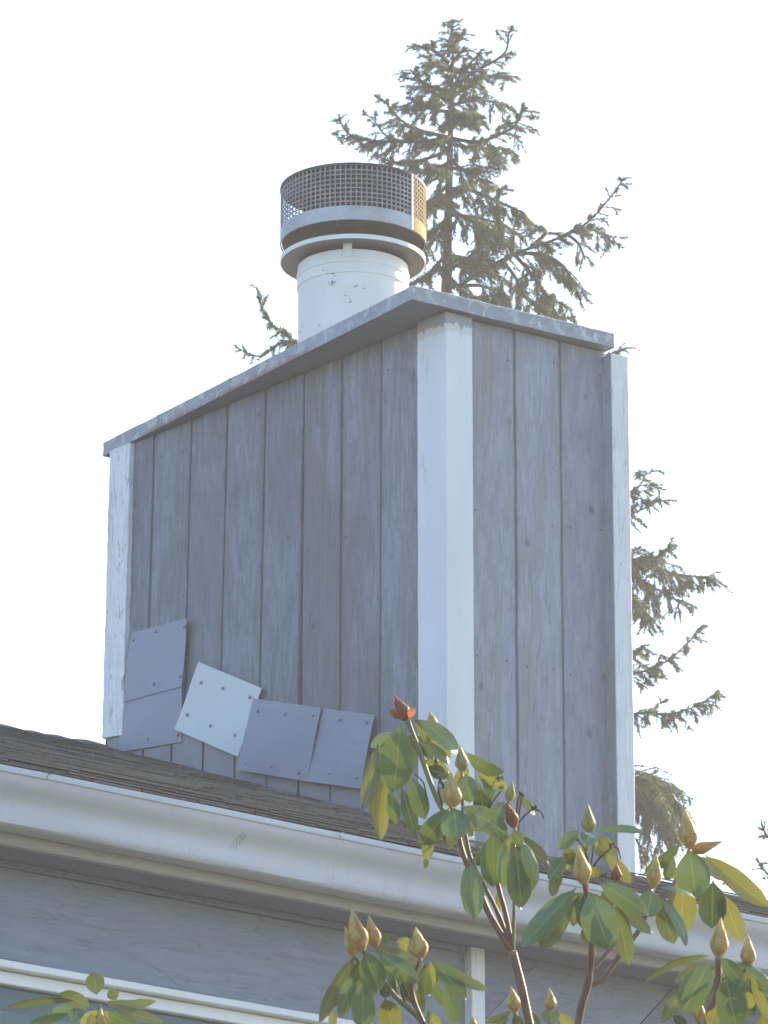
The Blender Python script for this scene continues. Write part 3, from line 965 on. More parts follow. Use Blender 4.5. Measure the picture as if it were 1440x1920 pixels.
for zz0, zz1, nm in ((z_cage0 + .0005, z_band + .002, "cage_sun_band"),):
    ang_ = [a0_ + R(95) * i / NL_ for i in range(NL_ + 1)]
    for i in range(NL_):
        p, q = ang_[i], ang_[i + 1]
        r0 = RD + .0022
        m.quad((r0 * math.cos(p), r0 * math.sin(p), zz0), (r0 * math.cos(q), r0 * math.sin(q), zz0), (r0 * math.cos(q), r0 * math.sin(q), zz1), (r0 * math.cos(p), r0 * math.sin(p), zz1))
m.build("cage_sun_band", M['lap'], cage, True)  # added band on the sun side, the sun's gold is in its colour
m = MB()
for k in range(26):                      # added wires, sunlit gold and some rust put into their colour
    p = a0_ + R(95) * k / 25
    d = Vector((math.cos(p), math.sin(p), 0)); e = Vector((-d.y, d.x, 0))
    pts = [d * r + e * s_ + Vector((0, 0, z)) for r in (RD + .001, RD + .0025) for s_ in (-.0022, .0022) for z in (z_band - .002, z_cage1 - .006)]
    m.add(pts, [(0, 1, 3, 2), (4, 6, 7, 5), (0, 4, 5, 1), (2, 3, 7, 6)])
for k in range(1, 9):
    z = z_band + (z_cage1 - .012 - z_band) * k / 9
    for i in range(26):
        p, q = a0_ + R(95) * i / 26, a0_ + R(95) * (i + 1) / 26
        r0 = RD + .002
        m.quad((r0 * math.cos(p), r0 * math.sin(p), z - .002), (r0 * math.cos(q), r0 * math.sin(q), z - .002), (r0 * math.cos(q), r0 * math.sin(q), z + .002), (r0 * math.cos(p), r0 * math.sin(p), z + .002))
tag(m.build("sun_gold_mesh", M['lap'], cage), kind="stuff")
a = R(-36) - TH_C
d = Vector((math.cos(a), math.sin(a), 0)); e = Vector((-d.y, d.x, 0))
m = MB(); pts = [d * r + e * s + Vector((0, 0, z)) for r in (RD + .001, RD + .003) for s in (-.004, .004) for z in (z_cage0 + .001, z_cage1 - .004)]
m.add(pts, [(0, 1, 3, 2), (4, 6, 7, 5), (0, 4, 5, 1), (2, 3, 7, 6), (0, 2, 6, 4), (1, 5, 7, 3)]); m.build("cage_seam", M['galv'], cage)
m = MB(); m.tube([(.04, -.21, z_cage1 - .004), (.04, -.21, z_cage1 + .014)], .009, 8); m.build("lid_bolt", M['rusty'], cage)

# step flashing tiles along the foot of the left face
edges_px = [(213, 1400), (272, 1418), (325, 1430), (384, 1445), (443, 1456), (503, 1470), (562, 1487), (622, 1505), (683, 1522), (735, 1540), (790, 1555)]


def on_left(px, py, off=0.0):
    return ch_local(on_plane(px, py, P0 + N_L * off, N_L))


for i in range(len(edges_px) - 1):
    sa_ = on_left(*edges_px[i]).dot(LL); sb_ = on_left(*edges_px[i + 1]).dot(LL)
    m = MB()
    off = 0.010 - 0.0006 * i
    pts = []
    tl = rnd.uniform(-.012, .012)
    for s, dl in ((sa_ - .006, 0.0), (sb_ + .005, 0.0)):
        p = LL * s + NLL * off
        pts.append((p, roof_under(p) + .012 + rnd.uniform(-.003, .003)))
    h = 0.19
    v = []
    for o in (0.0, -0.002):
        for (p, z), sg in zip(pts, (tl, -tl)):
            q = p + NLL * o
            v += [(q.x, q.y, z), (q.x, q.y, z + h)]
    m.add(v, [(0, 2, 3, 1), (4, 5, 7, 6), (0, 1, 5, 4), (2, 6, 7, 3), (0, 4, 6, 2), (1, 3, 7, 5)])
    m.build("flashing_tile", M['flashing'], chim)

# loose sheet patches nailed over the foot of the left face
patches = [
    ("lower grey patch tucked under the leftmost upper one", 'patch_grey', 0.016, [(231, 1300), (342, 1272), (339, 1391), (223, 1411)], [(277, 1386), (333, 1378)]),
    ("upper grey patch beside the left corner board", 'patch_grey', 0.021, [(246, 1187), (349.5, 1159), (341, 1287), (230.5, 1316)], [(250, 1200), (292, 1184), (345.5, 1175), (288, 1282), (338, 1268)]),
    ("tilted white patch", 'patch_white', 0.026, [(373, 1241), (489, 1290), (447, 1419), (326, 1367)], [(377, 1280), (418, 1290), (468, 1307), (351, 1340), (395, 1361), (441, 1378)]),
    ("grey patch lapping over the white one", 'patch_grey', 0.035, [(473, 1309), (603, 1327.5), (573, 1465), (444, 1443)], [(482.5, 1333), (534, 1339), (588, 1341), (461.5, 1430), (509, 1437), (560, 1448)]),
    ("grey patch furthest along the row", 'patch_grey', 0.030, [(597, 1327), (701, 1340), (677, 1479), (568, 1464)], [(636, 1349), (687, 1354), (618, 1450), (669, 1458)]),
]
for lab, mt, off, poly, nails in patches:
    P = [on_left(x, y, off) for x, y in poly]
    c = sum(P, Vector()) / 4
    m = MB(); N = 6
    grid = []
    for j in range(N + 1):
        for i in range(N + 1):
            u, w = i / N, j / N
            top = P[0].lerp(P[1], u); bot = P[3].lerp(P[2], u)
            q = top.lerp(bot, w)
            bow = 0.004 * (1 - (2 * u - 1) ** 2) * (w - .3) + 0.003 * math.sin(u * 3 + w * 4 + off * 300)
            grid.append(q + NLL * bow)
    nn = N + 1
    v = [tuple(q) for q in grid] + [tuple(q - NLL * .0022) for q in grid]
    f = []
    for j in range(N):
        for i in range(N):
            a = j * nn + i
            f.append((a, a + nn, a + nn + 1, a + 1)); b = a + nn * nn; f.append((b, b + 1, b + nn + 1, b + nn))
    K = nn * nn
    for i in range(N):
        f += [(i, i + 1, i + 1 + K, i + K), (N * nn + i + 1, N * nn + i, N * nn + i + K, N * nn + i + 1 + K), ((i + 1) * nn, i * nn, i * nn + K, (i + 1) * nn + K),
              (i * nn + N, (i + 1) * nn + N, (i + 1) * nn + N + K, i * nn + N + K)]
    m.add(v, f)
    po = m.build("sheet_patch", M[mt], chim, smooth=False)
    po["label"] = lab
    for x, y in nails:
        q = on_left(x, y, off + .002)
        m = MB()
        tx = LL; tz = Vector((0, 0, 1))
        rings_ = [(0.0062, 0.0), (0.0060, .0025), (0.0035, .0045), (0.0005, .005)]
        for r_, h_ in rings_:
            m.v += [tuple(q + tx * (r_ * math.cos(2 * math.pi * a / 8)) + tz * (r_ * math.sin(2 * math.pi * a / 8)) + NLL * h_) for a in range(8)]
        for i in range(3):
            for k in range(8):
                m.f.append((i * 8 + k, i * 8 + (k + 1) % 8, i * 8 + 8 + (k + 1) % 8, i * 8 + 8 + k))
        m.build("nail", M['nail'], po, True)

# ================================================================== conifers
TD = 28.0                              # distance of the fir


def fir_bough(parent, path, depth0, depth1, size, seed, hang=0.5, dens=1.0, thick=1.0):
    """One bough: woody axis, side twigs with drooping ones below, every twig set with needles. path in photo pixels."""
    r = random.Random(seed)
    pts = []
    n = len(path)
    for i, (x, y) in enumerate(path):
        t = i / (n - 1)
        pts.append(at_depth(x, y, depth0 + (depth1 - depth0) * t))
    # resample with Catmull-Rom
    fine = []
    for i in range(n - 1):
        p0, p1, p2, p3 = pts[max(i - 1, 0)], pts[i], pts[i + 1], pts[min(i + 2, n - 1)]
        k = max(3, int((p2 - p1).length / 0.03))
        for j in range(k):
            t = j / k
            fine.append(0.5 * ((2 * p1) + (p2 - p0) * t + (2 * p0 - 5 * p1 + 4 * p2 - p3) * t * t + (3 * p1 - p0 - 3 * p2 + p3) * t ** 3))
    fine.append(pts[-1])
    wood, nd = MB(), []
    L = sum((fine[i + 1] - fine[i]).length for i in range(len(fine) - 1))
    wood.tube(fine, [max(0.003, 0.009 * thick * (1 - i / len(fine)) + 0.0028) for i in range(len(fine))], 5)

    def needles(a, b, ln, per=0.0052):
        ax = b - a
        k = max(4, int(ax.length / per))
        axn = ax.normalized()
        s1 = axn.cross(Vector((0.2, 0.3, 1))).normalized()
        s2 = axn.cross(s1)
        for i in range(k):
            t = (i + r.random()) / k
            p = a + ax * t
            for _ in range(3):
                th = r.uniform(0, 6.283)
                o = (s1 * math.cos(th) + s2 * math.sin(th)) * 0.85 + axn * r.uniform(.35, .9)
                o.normalize()
                w = axn.cross(o).normalized() * 0.0032
                e = p + o * ln * r.uniform(.7, 1.15)
                nd.append((p - w, p + w, e))

    acc = 0.0
    stepl = 0.046 / dens; size = size * 0.92
    for i in range(1, len(fine)):
        seg = fine[i] - fine[i - 1]
        acc += seg.length
        t = i / len(fine)
        axn = seg.normalized()
        if t > 0.25:
            needles(fine[i - 1], fine[i], 0.027, 0.005)
        while acc > stepl:
            acc -= stepl
            side = axn.cross(Vector((0, 0, 1)))
            if side.length < .1:
                side = Vector((0, 1, 0))
            side.normalize()
            prof_ = (0.35 + 0.65 * math.sin(min(1.0, (1 - t) * 1.6 + .12) * 1.57))
            for sgn in (-1, 1):
                if r.random() < .12:
                    continue
                ln = size * prof_ * r.uniform(.55, 1.15)
                d = axn * r.uniform(.45, .95) + side * sgn * r.uniform(.35, 1.0) + Vector((0, 0, -1)) * r.uniform(-.25, .9) * hang + Vector((r.uniform(-.45, .45), r.uniform(-.45, .45), r.uniform(-.4, .35)))
                d.normalize()
                a = fine[i]
                mid = a + d * ln * .55
                d2 = (d + Vector((0, 0, -1)) * hang * r.uniform(.1, .8)).normalized()
                b = mid + d2 * ln * .45
                wood.tube([a, mid, b], [.0022, .0018, .001], 4, cap=False)
                needles(a + d * ln * .08, mid, 0.027); needles(mid, b, 0.027)
                if ln > .07:
                    for _ in range(int(ln / .033)):
                        tt = r.uniform(.2, .9)
                        q = a.lerp(b, tt)
                        dd = (d + Vector((r.uniform(-.9, .9), r.uniform(-.9, .9), r.uniform(-.9, .4) - hang * .5))).normalized()
                        e = q + dd * ln * r.uniform(.22, .5)
                        needles(q, e, 0.026)
    w0 = wood.build("bough", M['bark'], parent)
    me = bpy.data.meshes.new("needles")
    arr = np.array([tuple(c) for tri in nd for c in tri], dtype=np.float32)
    k = len(nd)
    me.vertices.add(3 * k); me.vertices.foreach_set("co", arr.ravel())
    me.loops.add(3 * k); me.loops.foreach_set("vertex_index", np.arange(3 * k, dtype=np.int32))
    me.polygons.add(k); me.polygons.foreach_set("loop_start", np.arange(0, 3 * k, 3, dtype=np.int32))
    me.update(calc_edges=True); me.materials.append(M['needle'])
    o = link("needle_spray", me, w0)
    return k


def parent_at(root):
    """children are given in world coordinates"""
    return root


base = at_depth(815, 960, TD); base.z = 0
fir = tag(empty("fir_tree", (0, 0, 0)), "tall fir tree with ragged drooping boughs behind the chimney", "tree")
m = MB()
tp = [at_depth(850, 62, TD), at_depth(846, 200, TD), at_depth(841, 380, TD), at_depth(836, 560, TD), at_depth(826, 1000, TD), at_depth(816, 1500, TD)]
tp = [Vector((base.x - .1, TD * .97, -0.05))] + tp[::-1]
m.tube(tp, [.16, .07, .05, .028, .021, .013, .004], 10)
m.build("trunk", M['bark'], fir)
C6 = lambda *p: [(620 + .4028 * x, .4028 * y) for x, y in p]
boughs = [  # path (photo px), twig size, hang, density
    (C6((548, 260), (560, 180), (570, 96)), .10, .2, 1.2),
    (C6((548, 290), (480, 235), (400, 213)), .12, .3, 1.1),
    (C6((548, 230), (590, 185), (625, 150)), .09, .2, 1.1),
    (C6((548, 330), (510, 300), (455, 268)), .14, .5, 1.1),
    (C6((548, 330), (590, 260), (635, 222)), .12, .4, 1.0),
    (C6((548, 430), (440, 390), (370, 325)), .15, .6, 1.1),
    (C6((548, 520), (450, 500), (362, 455)), .17, .7, 1.1),
    (C6((548, 480), (480, 430), (410, 400)), .16, .6, 1.0),
    (C6((548, 640), (400, 600), (310, 545), (264, 485)), .15, .6, 1.1),
    (C6((548, 660), (350, 660), (180, 655), (85, 625), (40, 560)), .15, .6, 1.2),
    (C6((548, 640), (400, 660), (270, 640), (210, 570)), .16, .7, 1.1),
    (C6((548, 700), (440, 740), (330, 760), (250, 740)), .15, .9, .9),
    (C6((548, 760), (450, 800), (390, 790)), .13, .9, .7),
    (C6((548, 430), (650, 345), (750, 290), (815, 240), (828, 150)), .14, .6, 1.1),
    (C6((548, 470), (640, 400), (720, 360), (825, 360)), .15, .8, 1.1),
    (C6((548, 440), (620, 330), (700, 240)), .13, .5, 1.0),
    (C6((548, 500), (640, 470), (740, 470), (815, 497)), .16, .8, 1.0),
    (C6((548, 560), (620, 540), (700, 545)), .17, .8, 1.1),
    (C6((548, 640), (680, 660), (800, 620), (870, 570), (895, 500)), .16, .6, 1.2),
    (C6((548, 670), (680, 690), (790, 690), (850, 712)), .17, .9, 1.1),
    (C6((548, 730), (620, 790), (720, 800), (750, 740)), .17, .8, 1.2),
    (C6((548, 780), (640, 800), (700, 850)), .18, .9, 1.0),
    (C6((548, 790), (500, 830), (440, 850)), .17, .9, 1.1),
    (C6((545, 860), (480, 930), (430, 990)), .18, 1.0, 1.0),
    (C6((545, 880), (640, 880), (760, 930), (900, 992)), .20, 1.0, 1.2),
    (C6((545, 960), (620, 1010), (720, 1060), (800, 1120)), .22, 1.1, 1.1),
    (C6((545, 1000), (660, 1010), (780, 1040), (900, 1100)), .20, 1.0, 1.1),
    (C6((540, 1060), (470, 1130), (400, 1190)), .18, 1.0, 1.0),
    (C6((540, 1180), (470, 1260), (380, 1320)), .18, 1.0, .9),
    (C6((540, 1190), (620, 1200), (700, 1240), (760, 1320)), .20, 1.1, 1.0),
    (C6((600, 1330), (700, 1265), (850, 1185), (1080, 1100), (1200, 1030), (1300, 920), (1368, 825)), .13, .6, .75),
    (C6((1080, 1100), (1180, 1060), (1270, 1090), (1318, 1135)), .13, .9, 1.2),
    (C6((1100, 1090), (1150, 1130), (1185, 1205)), .10, 1.0, 1.0),
    (C6((850, 1185), (960, 1180), (1060, 1220), (1140, 1320)), .20, 1.2, 1.1),
    (C6((860, 1190), (930, 1270), (1010, 1380), (1090, 1420)), .20, 1.2, 1.0),
    (C6((800, 1215), (860, 1290), (900, 1380), (1000, 1460)), .19, 1.2, .9),
    (C6((940, 1140), (1000, 1080), (935, 1045)), .13, .5, .8),
    (C6((620, 1330), (700, 1330), (790, 1370), (830, 1420)), .20, 1.0, 1.1),
    (C6((545, 1290), (620, 1360), (700, 1400), (760, 1440)), .20, 1.0, 1.1),
    (C6((545, 1250), (600, 1230), (680, 1160), (720, 1100)), .18, .9, .8),
    (C6((900, 1380), (1000, 1440), (1080, 1480), (1132, 1478)), .11, .7, .8),
    # left of the flue
    ([(832, 660), (700, 650), (585, 650), (535, 628), (500, 595), (481, 540)], .11, .5, 1.2),
    ([(832, 690), (640, 660), (540, 640), (490, 668), (455, 658)], .10, .6, 1.1),
    # right of the chase
    ([(828, 720), (1000, 700), (1120, 670), (1178, 652)], .12, .6, 1.0),
    ([(828, 950), (1000, 970), (1120, 950), (1190, 920), (1212, 885)], .17, .8, 1.2),
    ([(828, 960), (1060, 980), (1180, 965), (1236, 935)], .15, 1.0, 1.2),
    ([(828, 1040), (1080, 1050), (1190, 1050), (1260, 1075), (1326, 1082)], .19, .9, 1.3),
    ([(828, 1050), (1080, 1060), (1185, 1080), (1240, 1110), (1275, 1130)], .20, 1.1, 1.1),
    ([(1150, 1055), (1200, 1050), (1230, 1045), (1254, 1025)], .12, .5, 1.1),
    ([(828, 1060), (1100, 1080), (1180, 1120), (1210, 1150)], .19, 1.1, 1.1),
    ([(828, 1250), (1060, 1280), (1180, 1265), (1240, 1245), (1280, 1215), (1310, 1180)], .12, .8, 1.2),
    ([(828, 1220), (1080, 1240), (1180, 1230), (1205, 1212)], .13, .8, 1.0),
    ([(828, 1320), (1060, 1350), (1190, 1338), (1260, 1338), (1310, 1322), (1348, 1296)], .12, 1.2, 1.3),
    ([(828, 1420), (1060, 1440), (1190, 1450), (1235, 1470), (1275, 1515), (1282, 1540)], .20, 1.2, 1.5),
    ([(1100, 1445), (1190, 1460), (1230, 1500), (1250, 1560)], .22, 1.3, 1.5),
    ([(1100, 1450), (1185, 1480), (1215, 1510), (1235, 1550)], .20, 1.3, 1.3),
    ([(1100, 1500), (1180, 1560), (1205, 1600), (1215, 1640)], .10, 1.1, .7),
]
nt = 0
for i, (path, size, hang, dens) in enumerate(boughs):
    off = 0.0 if path[0][0] > 1000 else rnd.uniform(-.6, .6)
    nt += fir_bough(fir, path, TD + (rnd.uniform(-.2, .2) if path[0][0] > 1000 or path[0][0] > 860 else 0), TD + off, size * (.92 if path[-1][1] < 330 else (1.3 if path[-1][0] > 1190 or path[-1][1] > 860 else 1.05)), 100 + i, hang, dens * (1.2 if path[-1][1] > 860 else 1))
for i in range(7):                     # shorter boughs towards and away from the eye that clothe the trunk
    y = 150 + 55 * i + rnd.uniform(-6, 6)
    x = 850 - (y - 60) * .03
    sgn = rnd.choice((-1, 1)); ln = (18 + (y - 100) * .16) * rnd.uniform(.5, 1.1)
    path = [(x, y - 8), (x + sgn * ln * .5, y + 4), (x + sgn * ln, y + rnd.uniform(0, 22))]
    fir_bough(fir, path, TD, TD + rnd.choice((-1, -1, 1)) * rnd.uniform(.25, .75), .10 + (y - 100) * .00017, 700 + i, .8, 1.0)
for i in range(30):                     # boughs lower down, behind the chimney
    y = 610 + 30 * i
    x = 836 - (y - 560) * .02
    if i % 2:
        tx = max(330, 775 - (y - 575) * 1.15) + rnd.uniform(0, 60)
    else:
        tx = min(1105, 960 + i * 6) - rnd.uniform(0, 60)
    path = [(x, y), (x + (tx - x) * .5, y + 35), (tx, y + rnd.uniform(25, 60))]
    fir_bough(fir, path, TD, TD + rnd.uniform(-.6, .6), .13, 800 + i, 1.0, .8)
# the second tree, only its tips reach into the frame at the right
fir2 = tag(empty("fir_tree", (0, 0, 0)), "fir tree at the right edge, only thin twig tips showing", "tree")
m = MB()
t2 = at_depth(1560, 1500, 25)
m.tube([Vector((t2.x, t2.y, 0)), Vector((t2.x, t2.y, 4)), Vector((t2.x, t2.y, t2.z)), Vector((t2.x, t2.y, t2.z + 1.5))], [.14, .1, .04, .008], 8)
m.build("trunk", M['bark'], fir2)
for i, (path, size, hang, dens) in enumerate([
    ([(1555, 1640), (1490, 1610), (1440, 1570), (1427, 1538)], .05, .2, .5),
    ([(1555, 1650), (1490, 1600), (1450, 1575), (1428, 1567)], .05, .2, .5),
    ([(1555, 1690), (1480, 1665), (1440, 1640), (1420, 1612)], .08, .3, .8),
    ([(1555, 1720), (1460, 1705), (1405, 1685), (1385, 1660), (1364, 1648)], .09, .5, .9),
    ([(1555, 1600), (1500, 1560), (1470, 1500)], .12, .5, 1.0),
    ([(1555, 1560), (1520, 1500), (1500, 1400)], .12, .5, 1.0)]):
    fir_bough(fir2, path, 25, 25 + rnd.uniform(-.2, .2), size, 400 + i, hang, dens)

for i in range(22):
    y = 1330 + 26 * i
    x = 1560 - (0 if y > 1500 else 4)
    sgn = 1 if i % 2 else -1
    ln = min(95, 16 + (y - 1300) * .35)
    path = [(x, y), (x + sgn * ln * .5, y + 14), (x + sgn * ln * (1.6 if sgn > 0 else 1), y + 8)]
    fir_bough(fir2, path, 25, 25 + rnd.uniform(-.5, .5), .11, 900 + i, .8, .8)

# ================================================================== rhododendron
def leaf(parent, b, t, w_px, depth, dz=0.0, mat='leaf', roll=0.0, bow=0.12, flip=False, fold=0.10, seed=0):
    """A leaf from base pixel to tip pixel at a depth in metres; dz is how far the tip stands behind its base."""
    r = random.Random(seed)
    P, Q = at_depth(b[0], b[1], depth), at_depth(t[0], t[1], depth + dz)
    ax = Q - P
    L = ax.length
    axn = ax.normalized()
    view = ((P + Q) / 2 - EYE).normalized()
    side = axn.cross(view).normalized()
    nor = side.cross(axn).normalized()          # towards / away from the camera
    if nor.dot(view) > 0:
        nor = -nor
        side = -side
    ro = R(roll)
    s2 = side * math.cos(ro) + nor * math.sin(ro)
    n2 = nor * math.cos(ro) - side * math.sin(ro)
    if flip:
        n2 = -n2; s2 = -s2
    W = w_px / F_PX * depth / 2 / max(.35, abs(math.cos(ro)))
    shape = [(0, .05), (.05, .08), (.10, .26), (.18, .54), (.29, .79), (.42, .95), (.56, 1.0), (.69, .96), (.80, .81), (.885, .57), (.945, .30), (.975, .13), (1, .02)]
    cols = [-1, -.82, -.45, 0, .45, .82, 1]
    m = MB(); uv = []
    tw = r.uniform(-.5, .5); fold = r.uniform(-.06, .16); bow = bow * r.uniform(.8, 1.9); curl = r.uniform(-.25, .12)
    wav = r.uniform(0, 6)
    for i, (u, ww) in enumerate(shape):
        c = P + ax * u + n2 * (bow * L * (4 * u * (1 - u)) * .5 + curl * L * max(0, u - .62) ** 1.6)
        for k in cols:
            e = abs(k)
            wv = 0.085 * W * math.sin(u * 15 + wav + (2 if k > 0 else 0)) * e
            h = -fold * W * e ** 1.5 * ww * 2.0 + wv + tw * W * k * u * .6
            m.v.append(tuple(c + s2 * (W * ww * k * (1 + .03 * math.sin(u * 31 + wav * k))) + n2 * h))
            uv.append((.5 + k * .5, u))
    nc = len(cols)
    for i in range(len(shape) - 1):
        for k in range(nc - 1):
            a = i * nc + k
            m.f.append((a, a + 1, a + 1 + nc, a + nc))
    me = m.mesh("leaf", M[mat], True)
    ul = me.uv_layers.new(name="leaf_uv")
    vi = [0] * len(me.loops)
    me.loops.foreach_get("vertex_index", vi)
    flat = [c for v in vi for c in uv[v]]
    ul.data.foreach_set("uv", flat)
    # make the front side (n2) the face normal side
    me.update()
    if me.polygons[len(me.polygons) // 2].normal.dot(n2) < 0:
        me.flip_normals()
    return link("leaf", me, parent)


def bud(parent, b, t, w_px, depth, mat='bud', seed=0, scales=()):
    """A flower bud: a core and whorls of overlapping pointed scales, one mesh."""
    r = random.Random(seed)
    P, Q = at_depth(*b, depth), at_depth(*t, depth - .004)
    ax = Q - P
    L = ax.length; z = ax.normalized()
    x = z.cross(Vector((0, 1, 0))).normalized(); y = z.cross(x)
    W = w_px / F_PX * depth / 2 * .93
    fat = r.uniform(.30, .40); pw = r.uniform(.85, 1.1)

    def rad(u):
        if u < fat:
            return .36 + .64 * math.sin(u / fat * 1.5708)
        k = (u - fat) / (1 - fat)
        return max(.012, (1 - k) ** pw * .93 + .07 * (1 - k))
    m = MB(); uv = []
    n = 14
    us = [0, .05, .12, .22, .34, .48, .62, .76, .88, .95, 1]
    for i, u in enumerate(us):
        for k in range(n):
            a = 2 * math.pi * k / n
            m.v.append(tuple(P + z * (L * u) + (x * math.cos(a) + y * math.sin(a)) * (W * rad(u) * .93))); uv.append((.5, u))
    for i in range(len(us) - 1):
        for k in range(n):
            k2 = (k + 1) % n
            m.f.append((i * n + k, i * n + k2, (i + 1) * n + k2, (i + 1) * n + k))
    a0 = r.uniform(0, 6.28)
    for j, (u0, ln, cnt) in enumerate(((0.30, .62, 3), (0.16, .58, 4), (0.06, .46, 5), (0.0, .30, 5))):
        for c in range(cnt):
            ac = a0 + 2 * math.pi * (c + .5 * j) / cnt + r.uniform(-.15, .15)
            hw = 3.14 / cnt * r.uniform(1.0, 1.2)
            lift = .02 + .028 * j + r.uniform(0, .03)
            l2 = ln * r.uniform(.88, 1.12)
            base_i = len(m.v)
            NV, NU = 7, 5
            for iv in range(NV):
                v = iv / (NV - 1)
                u = min(.99, u0 + l2 * v)
                wd = (1 - v ** 2.2) ** .75 if v < 1 else 0.0
                wd = max(wd, .03)
                for iu in range(NU):
                    q = -1 + 2 * iu / (NU - 1)
                    a = ac + hw * wd * q
                    rr = W * (rad(u) + lift * (1 - .35 * abs(q)) * (.5 + .5 * v) + (.06 + .05 * r.random()) * max(0, v - .8) * 2)
                    m.v.append(tuple(P + z * (L * u) + (x * math.cos(a) + y * math.sin(a)) * rr)); uv.append((iu / (NU - 1), v))
            for iv in range(NV - 1):
                for iu in range(NU - 1):
                    q = base_i + iv * NU + iu
                    m.f.append((q, q + 1, q + 1 + NU, q + NU))
    me = m.mesh("flower_bud", M[mat], True)
    ul = me.uv_layers.new(name="leaf_uv")
    vi = [0] * len(me.loops); me.loops.foreach_get("vertex_index", vi)
    ul.data.foreach_set("uv", [c for v in vi for c in uv[v]])
    return link("flower_bud", me, parent)


def stem(parent, path, w0, w1, d0, d1, mat='stem', name="stem"):
    pts = [at_depth(x, y, d0 + (d1 - d0) * i / (len(path) - 1)) for i, (x, y) in enumerate(path)]
    fine = []
    n = len(pts)
    for i in range(n - 1):
        p0, p1, p2, p3 = pts[max(i - 1, 0)], pts[i], pts[i + 1], pts[min(i + 2, n - 1)]
        for j in range(5):
            t = j / 5
            fine.append(0.5 * ((2 * p1) + (p2 - p0) * t + (2 * p0 - 5 * p1 + 4 * p2 - p3) * t * t + (3 * p1 - p0 - 3 * p2 + p3) * t ** 3))
    fine.append(pts[-1])
    k = len(fine)
    rs = [(w0 + (w1 - w0) * i / (k - 1)) / F_PX * d0 / 2 * rnd.uniform(.93, 1.08) for i in range(k)]
    m = MB(); m.tube(fine, rs, 9)
    return m.build(name, M[mat], parent, True)


bush = tag(empty("rhododendron_bush", (at_depth(1040, 1920, 8.0).x, 8.0, 0)), "large leggy rhododendron with fat tan buds in front of the gutter", "shrub")
bush_mw = bush.location.copy()
sprig = tag(empty("rhododendron_bush", (at_depth(190, 1920, 8.2).x, 8.2, 0)), "small rhododendron tip with a rosette of leaves below the window at left", "shrub")

